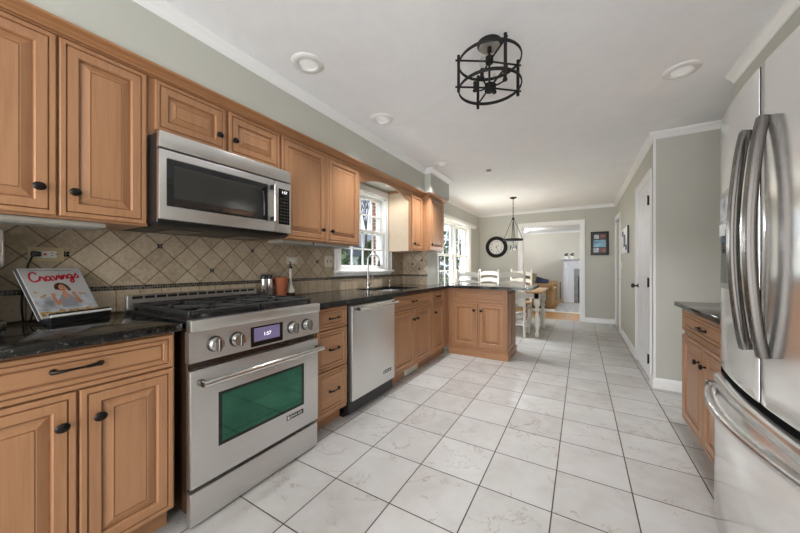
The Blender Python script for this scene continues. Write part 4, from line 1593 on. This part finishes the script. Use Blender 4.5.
def bow_handle(parent, y, sgn):
    bm = B()
    pts = []
    n = 22
    for i in range(n + 1):
        s = i / n
        z = .892 + s * (1.600 - .892)
        o_ = .010 + .029 * math.sin(PI * s) ** .8
        pts.append((fx_(y) - o_, y, z))
    # flattened bar
    P = [Vector(p) for p in pts]
    rings = []
    for i in range(n + 1):
        d = (P[min(i + 1, n)] - P[max(i - 1, 0)]).normalized()
        u = Vector((0, 1, 0))
        w = d.cross(u).normalized()
        rings.append([bm.verts.new(P[i] + u * (.0155 * a) + w * (.012 * b)) for a, b in ((-.8, -1), (.8, -1), (1, -.6), (1, .6), (.8, 1), (-.8, 1), (-1, .6), (-1, -.6))])
    for A, C in zip(rings, rings[1:]):
        for q in range(8):
            bm.faces.new((A[q], A[(q + 1) % 8], C[(q + 1) % 8], C[q]))
    bm.faces.new(rings[0][::-1]); bm.faces.new(rings[-1])
    for z in (.903, 1.589):
        box(bm, fx_(y) - .012, fx_(y) + .002, y - .012, y + .012, z - .010, z + .010, .002)
    return obj('handle', bm, M['handle_dk'], parent)


bow_handle(d_far, FC + .062, 1)
bow_handle(d_near, FC - .052, -1)
# freezer handle
bm = B()
pts = []
n = 26
for i in range(n + 1):
    s = i / n
    y = FC + FH - .045 - s * (2 * FH - .09)
    pts.append((fx_(y) - .020 - .010 - .044 * math.sin(PI * s), y, .655 + .012 * math.cos(PI * (s - .5))))
tube(bm, pts, .0175, 14)
bm2 = B(); curved_panel(bm2, FC - FH + .004, FC + FH - .004, .7125, .7375, off=.006, back=2.012, n=20, r=.002); obj('drawer_shade_strip', bm2, M['gap_shade'], t)  # black strip painting in the shade of the gap above the drawer
hz = obj('handle', bm, M['steel_hd'], dr)
for y in (FC + FH - .055, FC - FH + .055):
    bm = B(); box(bm, fx_(y) - .050, fx_(y) - .012, y - .014, y + .014, .632, .682, .004); obj('handle_bracket', bm, M['steel_dk'], hz)
# water dispenser on the far door
y0, y1 = .335, .505


def cface(bm, y0, y1, z0, z1, off, thick, n=8):
    G = []
    for z in (z0, z1):
        G.append([[bm.verts.new((fx_(y0 + (y1 - y0) * i / n) - off + k, y0 + (y1 - y0) * i / n, z)) for i in range(n + 1)] for k in (0, thick)])
    for i in range(n):
        bm.faces.new((G[0][0][i], G[0][0][i + 1], G[1][0][i + 1], G[1][0][i]))
        bm.faces.new((G[0][1][i], G[0][1][i + 1], G[1][1][i + 1], G[1][1][i]))
        for k in (0, 1):
            bm.faces.new((G[k][0][i], G[k][0][i + 1], G[k][1][i + 1], G[k][1][i]))
    for i in (0, n):
        bm.faces.new((G[0][0][i], G[1][0][i], G[1][1][i], G[0][1][i]))


bm = B(); cface(bm, y0, y1, 1.075, 1.455, .006, .008); dsp = obj('water_dispenser', bm, M['chrome'], d_far)
bm = B(); cface(bm, y0 + .012, y1 - .012, 1.095, 1.305, .0075, .002); obj('recess', bm, M['black_gl'], dsp)
bm = B(); cface(bm, y0 + .015, y1 - .015, 1.34, 1.43, .0075, .002); obj('touch_panel', bm, M['ph_pale'], dsp)
bm = B(); cface(bm, y0 + .06, y1 - .06, 1.28, 1.325, .016, .012); obj('nozzle', bm, M['white_pl'], dsp)

# ================================================================== cabinet beyond the fridge
FR = FXm(2.12)
t = thing('base_cabinet', (2.4, 1.1, 0), 'small wooden base cabinet beyond the refrigerator with two doors and drawer', 'cabinet', 'kitchen base cabinets')
carcass(t, 2.12, 2.735, .575, 1.578, .10, .882)
toe(t, 2.18, 2.735, .575, 1.578, .10)
drawer(t, FR, .60, 1.553, .728, .868, 'wy', L=.11, pu=1.155, pv=.795)
door(t, FR, 1.145, 1.553, .118, .700, 1.20, .592, hor=False)
door(t, FR, .70, 1.136, .118, .700, 1.09, .592, hor=False)
bm = B(); box(bm, 2.070, 2.738, .565, 1.610, .883, .915, .005, 2)
o = obj('granite_countertop', bm, M['gran']); tag(o, 'small black granite countertop on the cabinet beyond the refrigerator', 'countertop', 'granite countertops')
# cabinets over the fridge side, mirrored in the microwave door
t = thing('wall_cabinet', (2.56, .6, 1.83), 'wooden cabinets above refrigerator, seen mirrored in the microwave glass', 'cabinet', 'kitchen wall cabinets')
carcass(t, 2.40, 2.738, -.36, 1.60, 1.84, 1.999)
bm = B(); box(bm, 2.40, 2.738, .60, 1.60, 1.37, 1.8395); obj('lower_carcass', bm, M['wz'], t)
for (a, b) in ((.62, 1.10), (1.11, 1.58)):
    door(t, FXm(2.40), a, b, 1.38, 1.985, (a + b) / 2, 1.45)

# ================================================================== ceiling lamps
def downlight(x, y, label, power):
    t = thing('recessed_downlight', (x, y, H), label, 'light', 'recessed ceiling lights')
    bm = B(); lathe(bm, [(.052, -.001), (.060, -.012), (.070, -.015), (.094, -.008), (.098, -.004), (.098, 0), (.052, 0)], (x, y, H), (0, 0, 1), 36); obj('trim_ring', bm, M['white_pl'], t)
    bm = B()
    lathe(bm, [(.053, -.003), (.045, -.0025), (.02, -.006), (0, -.007)], (x, y, H), (0, 0, 1), 32); obj('lens', bm, M['led'], t)
    l = bpy.data.lights.new('downlight_lamp', 'SPOT')
    l.energy = power
    l.color = (0.96, 0.98, 1.0)
    l.spot_size = math.radians(104)
    l.spot_blend = 1.0
    l.shadow_soft_size = .05
    o = bpy.data.objects.new('downlight_lamp', l)
    o.location = (x, y, H - .03)
    COL.objects.link(o)
    o.parent = t
    o.location = (0, 0, -.03)


downlight(.022, .094, 'white recessed ceiling light above the range and microwave', 8)
downlight(.020, .93, 'white recessed ceiling light between range and sink window', 30)
downlight(.026, 2.24, 'white recessed ceiling light beside the soffit corner above peninsula', 66)
downlight(2.06, 1.38, 'white recessed ceiling light over the cabinet beyond the refrigerator', 44)

t = thing('smoke_detector', (.45, 2.81, H), 'small round grey detector on the ceiling between caged lamp and dining pendant', 'detector')
bm = B(); lathe(bm, [(.035, 0), (.035, -.008), (.028, -.014), (0, -.014)], (.45, 2.81, H), (0, 0, 1), 20); obj('cover', bm, M['bar'], t)

# caged semi-flush lamp
cx, cy = 1.048, .503
t = thing('caged_ceiling_lamp', (cx, cy, H), 'black round cage semi-flush ceiling lamp in the middle of kitchen', 'lamp')
bm = B(); lathe(bm, [(.068, 0), (.068, -.012), (.060, -.022), (.012, -.024), (.012, -.05)], (cx, cy, H), (0, 0, 1), 32); obj('canopy', bm, M['fix_black'], t)
bm = B(); lathe(bm, [(.058, -.0225), (.056, -.026), (0, -.026)], (cx, cy, H), (0, 0, 1), 32); obj('canopy_plate', bm, M['bar'], t)
zu, zl = 2.335, 2.184
RR = .172
bm = B(); cyl(bm, (cx, cy, 2.42), (cx, cy, 2.165), .006, seg=12)
lathe(bm, [(0, 2.36), (.022, 2.36), (.022, 2.325), (.012, 2.318), (0, 2.318)][::-1], (cx, cy, 0), (0, 0, 1), 20)
lathe(bm, [(0, 2.205), (.026, 2.205), (.026, 2.165), (.02, 2.16), (0, 2.16)][::-1], (cx, cy, 0), (0, 0, 1), 20)
obj('stem', bm, M['fix_black'], t)
for z in (zu, zl):
    bm = B(); ring(bm, (cx, cy, z), (0, 0, 1), RR, .006, 56, 8, (.004, .010)); obj('cage_ring', bm, M['fix_black'], t)
for ang in (-.86, .71, 2.22, 3.72):
    dx, dy = math.cos(ang), math.sin(ang)
    bm = B()
    px, py = cx + dx * (RR + .006), cy + dy * (RR + .006)
    tube(bm, [(px, py, zl - .028), (px, py, zu + .028)], .0088, 8)
    obj('cage_bar', bm, M['fix_black'], t)
    for z in (zu, zl):
        bm = B()
        tube(bm, [(cx + dx * .02, cy + dy * .02, z), (cx + dx * (RR + .024), cy + dy * (RR + .024), z)], .0052, 8)
        obj('cross_arm', bm, M['fix_black'], t)
    a2 = ang + PI / 4
    dx, dy = math.cos(a2), math.sin(a2)
    bm = B()
    tube(bm, [(cx, cy, 2.19), (cx + dx * .05, cy + dy * .05, 2.187), (cx + dx * .085, cy + dy * .085, 2.195)], .0045, 8)
    lathe(bm, [(.012, 0), (.014, .006), (.010, .012), (.010, .055), (0, .055)], (cx + dx * .088, cy + dy * .088, 2.195), (0, 0, 1), 14)
    so = obj('socket', bm, M['fix_black'], t)
    bm = B(); lathe(bm, [(.008, .055), (.014, .075), (.014, .09), (.007, .115), (0, .125)], (cx + dx * .088, cy + dy * .088, 2.195), (0, 0, 1), 14); obj('bulb', bm, M['lampg'], so)
# pendant over the dining table
px, py = .423, 4.646
t = thing('dining_pendant', (px, py, H), 'black chain-hung ring pendant with candle lights over the dining table', 'lamp')
bm = B(); lathe(bm, [(.062, 0), (.060, -.012), (.03, -.026), (.008, -.03), (.008, -.04)], (px, py, H), (0, 0, 1), 24); obj('canopy', bm, M['fix_black'], t)
bm = B()
z = H - .04
i = 0
while z > 2.07:
    ax = (1, 0, 0) if i % 2 else (0, 1, 0)
    u, v = frame_of(ax)
    pts = [(Vector((px, py, z - .018)) + Vector((0, 0, 1)) * (.022 * math.cos(a)) + Vector((ax[1], ax[0], 0)) * (.009 * math.sin(a))) for a in (2 * PI * q / 12 for q in range(12))]
    tube(bm, pts, .0032, 6, closed=True)
    z -= .034
    i += 1
obj('chain', bm, M['fix_black'], t)
zr = 1.66
Rr = .170
bm = B(); lathe(bm, [(.012, 0), (.022, -.010), (.022, -.03), (.010, -.04), (0, -.04)], (px, py, 2.07), (0, 0, 1), 16); cyl(bm, (px, py, 2.04), (px, py, 1.52), .005, seg=8); obj('stem', bm, M['fix_black'], t)
bm = B(); ring(bm, (px, py, zr), (0, 0, 1), Rr, .006, 48, 8, (.004, .014)); obj('lamp_ring', bm, M['fix_black'], t)
for q in range(4):
    a_ = q * PI / 2 + .35
    bm = B(); tube(bm, [(px + .015 * math.cos(a_), py + .015 * math.sin(a_), 2.04), (px + Rr * math.cos(a_), py + Rr * math.sin(a_), zr)], .0042, 8); obj('stay_rod', bm, M['fix_black'], t)
    a_ += PI / 4
    ex, ey = px + .065 * math.cos(a_), py + .065 * math.sin(a_)
    bm = B(); tube(bm, [(px, py, 1.545), (px + .035 * math.cos(a_), py + .035 * math.sin(a_), 1.47), (ex, ey, 1.48)], .004, 8); lathe(bm, [(.016, 0), (.012, .008), (.009, .012), (.009, .08), (0, .08)], (ex, ey, 1.475), (0, 0, 1), 12)
    so = obj('candle_arm', bm, M['fix_black'], t)
    bm = B(); lathe(bm, [(.006, .08), (.012, .10), (.006, .135), (0, .145)], (ex, ey, 1.475), (0, 0, 1), 12); obj('bulb', bm, M['glass'], so)
l = bpy.data.lights.new('pendant_lamp', 'POINT'); l.energy = 9; l.color = (.97, .985, 1); l.shadow_soft_size = .1
o = bpy.data.objects.new('pendant_lamp', l); COL.objects.link(o); o.parent = t; o.location = (0, 0, -.95)

# ================================================================== wall things
ccx, ccz, cr = -.253, 1.637, .256
t = thing('wall_clock', (ccx, 6.25, ccz), 'round wall clock with thick black rim and white face', 'clock')
bm = B(); lathe(bm, [(cr, 0), (cr, .02), (cr - .02, .038), (cr - .05, .042), (cr - .078, .030), (cr - .085, .012), (cr - .085, 0)], (ccx, 6.25, ccz), (0, -1, 0), 56); obj('rim', bm, M['fix_black'], t)
bm = B(); lathe(bm, [(cr - .08, .001), (cr - .08, .012), (0, .012)], (ccx, 6.25, ccz), (0, -1, 0), 48); fc = obj('face', bm, M['clock_face'], t)
bm = B()
for h in range(12):
    a_ = PI / 2 - (h or 12) * PI / 6
    r_ = cr - .125
    text_bm(bm, str(h or 12), .052, lambda u, v, n, a_=a_, r_=r_: Vector((ccx + r_ * math.cos(a_) + u, 6.25 - .0125 - n, ccz + r_ * math.sin(a_) + v)))
obj('numerals', bm, M['fix_black'], fc, smooth=0)
for a_, L, w in ((PI / 2 - 1.43 * PI / 6, .085, .012), (PI / 2 - 26 / 60 * 2 * PI, .12, .008)):
    bm = B()
    d = Vector((math.cos(a_), 0, math.sin(a_))); s_ = Vector((-d.z, 0, d.x))
    c = Vector((ccx, 6.25 - .016, ccz))
    q = [c - d * .02 + s_ * w / 2, c - d * .02 - s_ * w / 2, c + d * L - s_ * w / 4, c + d * L + s_ * w / 4]
    lo = [bm.verts.new(p) for p in q]; hi = [bm.verts.new(p + Vector((0, -.002, 0))) for p in q]
    bm.faces.new(lo); bm.faces.new(hi)
    for i in range(4):
        bm.faces.new((lo[i], lo[(i + 1) % 4], hi[(i + 1) % 4], hi[i]))
    obj('hand', bm, M['fix_black'], t)

FF = FYm(6.25)
t = thing('collage_frame', (1.83, 6.25, 1.64), 'black picture frame with collage of five blue and red photos', 'picture')
x0, x1, z0, z1 = 1.672, 1.985, 1.402, 1.885
bm = B(); loops(bm, FF, x0, x1, z0, z1, [(0, 0), (0, .018), (.006, .022), (.022, .022), (.028, .010), (.03, .010)]); obj('frame', bm, M['black'], t)
for (a, b, c, d, m) in ((.06, .145, .34, .42, 'ph_pale'), (.165, .255, .34, .42, 'ph_red'), (.05, .262, .165, .315, 'ph_blue'), (.05, .145, .06, .145, 'ph_pale'), (.165, .262, .06, .145, 'ph_red')):
    bm = B(); box(bm, x0 + a, x0 + b, 6.25 - .0115, 6.25 - .0095, z0 + c, z0 + d); obj('photo', bm, M[m], t)
FH2 = FXm(2.107)
t = thing('white_frame', (2.107, 4.7, 1.57), 'white hallway picture frame with dark squares beside the door', 'picture')
bm = B(); loops(bm, FH2, 4.33, 5.13, 1.37, 1.77, [(0, 0), (0, .018), (.004, .022), (.02, .022), (.024, .014), (.026, .014)]); obj('frame', bm, M['trim'], t)
bm = B(); box(bm, 2.105, 2.086, 4.315, 4.33, 1.365, 1.775); obj('frame_edge', bm, M['black'], t)
for (a, b, c, d) in ((4.44, 4.60, 1.42, 1.50), (4.62, 4.84, 1.48, 1.67), (4.86, 5.04, 1.66, 1.74)):
    bm = B(); box(bm, 2.0905, 2.0935, a, b, c, d); obj('photo', bm, M['ph_grey'], t)
t = thing('light_switch', (2.107, 5.25, 1.19), 'white light switch plate on hall wall below the white frame', 'switch')
bm = B(); box(bm, 2.101, 2.107, 5.215, 5.285, 1.13, 1.245, .002); obj('plate', bm, M['white_pl'], t)
bm = B(); box(bm, 2.093, 2.102, 5.245, 5.255, 1.18, 1.2, .001); obj('toggle', bm, M['white_pl'], t)

# white roll cornice over the dining window
t = thing('rolled_blind', (XW + .04, 4.7, 2.06), 'white rolled shade mounted above the dining window', 'shade')
bm = B(); tube(bm, [(XW + .055, 3.66, 2.075), (XW + .055, 5.70, 2.075)], .045, 20); obj('roll', bm, M['white_pl'], t)
bm = B(); box(bm, XW + .001, XW + .06, 3.655, 3.66, 2.03, 2.12); box(bm, XW + .001, XW + .06, 5.70, 5.705, 2.03, 2.12); obj('bracket', bm, M['white_pl'], t)

# ================================================================== dining set
TX0, TX1, TY0, TY1 = -.46, .965, 4.12, 5.22
t = thing('dining_table', ((TX0 + TX1) / 2, (TY0 + TY1) / 2, 0), 'dining table with honey wood top and white turned legs', 'table')
bm = B(); box(bm, TX0, TX1, TY0, TY1, .732, .762, .008, 2); obj('tabletop', bm, M['oak'], t)
bm = B()
box(bm, TX0 + .06, TX1 - .06, TY0 + .065, TY0 + .085, .635, .732); box(bm, TX0 + .06, TX1 - .06, TY1 - .085, TY1 - .065, .635, .732)
box(bm, TX0 + .065, TX0 + .085, TY0 + .085, TY1 - .085, .635, .732); box(bm, TX1 - .085, TX1 - .065, TY0 + .085, TY1 - .085, .635, .732)
obj('apron', bm, M['chair_w'], t)
LEGP = [(.022, 0), (.030, .01), (.034, .05), (.026, .08), (.020, .10), (.030, .13), (.040, .20), (.044, .28), (.036, .36), (.024, .41), (.038, .43), (.042, .45), (.036, .47), (.026, .49), (.042, .52), (.046, .54)]
for x in (TX0 + .09, TX1 - .09):
    for y in (TY0 + .11, TY1 - .11):
        bm = B(); lathe(bm, LEGP, (x, y, 0), (0, 0, 1), 20); box(bm, x - .045, x + .045, y - .045, y + .045, .54, .731, .004); obj('leg', bm, M['chair_w'], t)


def chair(x, y, rz, label):
    """white ladder-back chair, back along local -Y"""
    t = thing('ladderback_chair', (0, 0, 0), label, 'chair', 'white ladder-back dining chairs')
    for s in (-1, 1):
        bm = B(); tube(bm, [(s * .195, -.20, 0), (s * .195, -.20, .45), (s * .198, -.215, .75), (s * .20, -.245, 1.085)], [.019, .021, .020, .017], 10)
        sphere(bm, (s * .20, -.246, 1.095), .019, (1, 1, .9), 10, 6)
        obj('back_post', bm, M['chair_w'], t)
        bm = B(); lathe(bm, [(.016, 0), (.022, .06), (.018, .10), (.024, .20), (.022, .34), (.026, .40), (.022, .43)], (s * .205, .20, 0), (0, 0, 1), 12); obj('leg', bm, M['chair_w'], t)
    bm = B(); box(bm, -.225, .225, -.215, .225, .432, .462, .010, 2); obj('seat', bm, M['oak'], t)
    bm = B()
    for z in (.16, .26):
        for s in (-1, 1):
            tube(bm, [(s * .195, -.20, z), (s * .205, .20, z)], .011, 8)
    tube(bm, [(-.205, .20, .22), (.205, .20, .22)], .011, 8); tube(bm, [(-.195, -.20, .2), (.195, -.20, .2)], .011, 8)
    obj('stretcher', bm, M['chair_w'], t)
    for zc in (.565, .71, .855, 1.0):
        bm = B()
        n = 14
        top, bot = [], []
        for i in range(n + 1):
            s = -1 + 2 * i / n
            arch = .030 * (1 - s * s) ** 1.2
            yb_ = -.208 - .035 * (zc - .5) - .018 * (1 - s * s)
            top.append((s * .185, yb_, zc + .044 + arch)); bot.append((s * .185, yb_, zc - .030 + arch * .75))
        R = []
        for (a, b) in zip(top, bot):
            R.append([bm.verts.new((a[0], a[1] - .008, a[2])), bm.verts.new((a[0], a[1] + .008, a[2])), bm.verts.new((b[0], b[1] + .008, b[2])), bm.verts.new((b[0], b[1] - .008, b[2]))])
        for A, C in zip(R, R[1:]):
            for q in range(4):
                bm.faces.new((A[q], A[(q + 1) % 4], C[(q + 1) % 4], C[q]))
        bm.faces.new(R[0]); bm.faces.new(R[-1][::-1])
        obj('slat', bm, M['chair_w'], t)
    t.location = (x, y, 0)
    t.rotation_euler = (0, 0, rz)
    return t


proto = chair(.505, 4.29, 0, 'white ladder-back chair whose post stands nearest the turned table leg')


def dup(o, loc, rz, label):
    r = o.copy(); COL.objects.link(r); r.location = loc; r.rotation_euler = (0, 0, rz); r['label'] = label
    for ch in o.children:
        c = ch.copy(); COL.objects.link(c); c.parent = r
    return r


dup(proto, (-.235, 4.29, 0), 0, 'white ladder-back chair between peninsula and table, on the window side')
dup(proto, (.42, 5.30, 0), PI, 'white ladder-back chair across the table, nearest the wide doorway')
dup(proto, (-.245, 5.30, 0), PI, 'white ladder-back chair across the table, below the wall clock')

# ================================================================== living room beyond the opening
LX0, LX1, LY1 = XW, 3.6, 11.12
bm = B(); box(bm, LX0, LX1, 6.32, 11.3, -.1, 0.0); structure('floor_living', bm, M['oakfloor'])
bm = B(); box(bm, LX0, LX1, 6.35, 11.3, H, H + .1); structure('ceiling_living', bm, M['ceil'])
bm = B(); box(bm, LX0, LX1, LY1, LY1 + .15, 0, H); structure('wall_living_far', bm, M['wall_beige'])
bm = B(); box(bm, LX0 - .16, LX0, 6.41, 11.3, 0, H); structure('wall_living_left', bm, M['wall_beige'])
bm = B(); box(bm, LX1, LX1 + .15, 6.41, 11.3, 0, H); structure('wall_living_right', bm, M['wall_beige'])
bm = B(); box(bm, 2.24, LX1, 6.25, 6.41, 0, H); structure('wall_living_near', bm, M['wall_beige'])
crown('trim_8', [(LX0, LY1), (LX1, LY1)], CRB, sgn=1)
bm = B(); box(bm, .9, 3.0, 7.62, 9.9, .0, .012, .003)
o = obj('area_rug', bm, M['rug'])
tag(o, 'grey patterned area rug on the wood floor before the fireplace', 'rug')
o.location = (0, 0, 0)
bm = B()
for (a, b, c, d) in ((.30, 3.05, 7.50, 7.62), (.30, .90, 7.62, 8.0)):
    box(bm, a, b, c, d, .0, .011, .002)
obj('border', bm, M['rug_w'], o)

for (x, y, lb, pw) in ((-.15, 9.8, 'white flush ceiling light in the room beyond the wide doorway', 14), (2.7, 8.2, 'added unseen ceiling light beyond the fireplace side of the far room', 40)):  # second light is out of view, added to brighten the far room
    t = thing('flush_ceiling_light', (x, y, H), lb, 'light', 'living room ceiling lights')
    bm = B(); lathe(bm, [(.15, 0), (.15, -.02), (.14, -.025), (0, -.025)], (x, y, H), (0, 0, 1), 28); obj('base', bm, M['white_pl'], t)
    bm = B(); lathe(bm, [(.13, -.025), (.12, -.06), (.08, -.085), (0, -.095)], (x, y, H), (0, 0, 1), 28); obj('lamp_shade', bm, M['led'], t)
    l = bpy.data.lights.new('flush_lamp', 'POINT'); l.energy = pw; l.color = (.97, .985, 1); l.shadow_soft_size = .1
    o = bpy.data.objects.new('flush_lamp', l); COL.objects.link(o); o.parent = t; o.location = (0, 0, -.22)
# sofa: arm end toward the opening, seat facing the fireplace side
t = thing('sofa', (.35, 9.1, 0), 'tan fabric sofa with its arm end toward the doorway', 'sofa')
bm = B(); box(bm, -.12, .80, 8.12, 10.1, .03, .40, .03, 3); obj('base', bm, M['sofa'], t)
for y0, y1 in ((8.10, 8.34), (9.88, 10.12)):
    bm = B(); box(bm, -.10, .82, y0, y1, .03, .60, .03, 3); cyl(bm, (-.10, (y0 + y1) / 2, .56), (.83, (y0 + y1) / 2, .56), .135, seg=24); obj('arm', bm, M['sofa'], t)
bm = B(); box(bm, -.18, .10, 8.16, 10.06, .30, .88, .07, 3); obj('backrest', bm, M['sofa'], t)
for y0, y1 in ((8.36, 9.10), (9.12, 9.86)):
    bm = B(); box(bm, .08, .82, y0, y1, .40, .54, .04, 3); obj('seat_cushion', bm, M['sofa'], t)


def pillow(name, c, s, rot, mat, label):
    bm = B()
    bmesh.ops.create_cube(bm, size=1.0)
    bmesh.ops.subdivide_edges(bm, edges=bm.edges[:], cuts=7, use_grid_fill=True)
    Rm = Matrix.Rotation(rot[2], 4, 'Z') @ Matrix.Rotation(rot[1], 4, 'Y') @ Matrix.Rotation(rot[0], 4, 'X')
    for v in bm.verts:
        x, y, z = v.co * 2
        th = (1 - x * x * .95) ** .5 * (1 - z * z * .95) ** .5
        p = Vector((x * s[0] / 2 * (1 - .08 * (1 - z * z)), y * s[1] / 2 * (.12 + .88 * th), z * s[2] / 2 * (1 - .08 * (1 - x * x))))
        v.co = Vector(c) + (Rm @ p)
    o = obj(name, bm, mat, smooth=60, origin=c)
    tag(o, label, 'pillow', 'sofa pillows')


pillow('throw_pillow', (.47, 8.55, .70), (.44, .14, .34), (-.5, .30, .2), M['navy'], 'dark navy throw pillow leaning over the sofa arm')
pillow('throw_pillow', (.20, 8.46, .78), (.40, .16, .42), (-.25, .1, .5), M['olive'], 'olive patterned throw pillow against the sofa back')
# fireplace
fy = 10.15
t = thing('fireplace_mantel', (1.75, 10.5, 0), 'pale blue-white painted fireplace mantel with panelled pilasters beyond the doorway', 'fireplace')
bm = B(); box(bm, .985, 2.65, fy + .04, LY1 - .001, 0, 1.40); obj('chimney_breast', bm, M['mantel'], t)
for x in (1.02, 2.44):
    bm = B(); box(bm, x, x + .165, fy, fy + .039, 0, 1.38, .004); loops(bm, FYm(fy), x + .02, x + .145, .18, 1.06, [(0, 0), (.004, .012), (.014, .012), (.02, .002), (.022, .002)]); loops(bm, FYm(fy), x + .02, x + .145, 1.12, 1.32, [(0, 0), (.004, .012), (.014, .012), (.02, .002), (.022, .002)]); box(bm, x - .012, x + .177, fy - .015, fy, 0, .14, .004); obj('pilaster', bm, M['mantel'], t)
bm = B(); box(bm, 1.185, 2.44, fy + .005, fy + .039, 1.10, 1.38, .003); obj('frieze', bm, M['mantel'], t)
bm = B(); box(bm, .94, 2.69, fy - .10, LY1 - .002, 1.40, 1.43, .006); box(bm, .96, 2.67, fy - .06, fy + .04, 1.375, 1.40, .006); obj('mantel_shelf', bm, M['mantel'], t)
bm = B(); box(bm, 1.30, 2.34, fy + .02, fy + .039, 0, 1.10, .003); obj('stone_surround', bm, M['slate'], t)
bm = B(); box(bm, 1.42, 2.22, fy + .012, fy + .02, .02, .85); obj('firebox', bm, M['soot'], t)
bm = B(); box(bm, 1.185, 1.30, fy + .01, fy + .039, 0, 1.10, .003); obj('inner_panel', bm, M['mantel'], t)
for i, (x, lb) in enumerate(((1.08, 'small white pot with dark top on mantel, nearer the shelf end'), (1.25, 'small white pot with dark top on mantel, nearer the doorway trim'))):
    t = thing('mantel_pot', (x, fy + .05, 1.43), lb, 'pot', 'small pots on the mantel')
    bm = B(); lathe(bm, [(.035, 0), (.042, .02), (.045, .09), (.04, .095), (0, .095)], (x, fy + .05, 1.43), (0, 0, 1), 18); obj('pot', bm, M['wax'], t)
    bm = B()
    for q in range(9):
        a_ = q * 2.4
        sphere(bm, (x + .035 * math.cos(a_), fy + .05 + .03 * math.sin(a_), 1.53 + .03 * (q % 3)), .028, (1, 1, .8), 8, 6)
    obj('dark_top', bm, M['soot'], t)
t = thing('fire_tools', (.90, 10.3, 0), 'dark slim fire tool stand between sofa and mantel', 'tool stand')
bm = B(); lathe(bm, [(.06, 0), (.06, .015), (.012, .02), (.010, .62), (.02, .64), (0, .66)], (.90, 10.3, 0), (0, 0, 1), 14); obj('stand', bm, M['soot'], t)
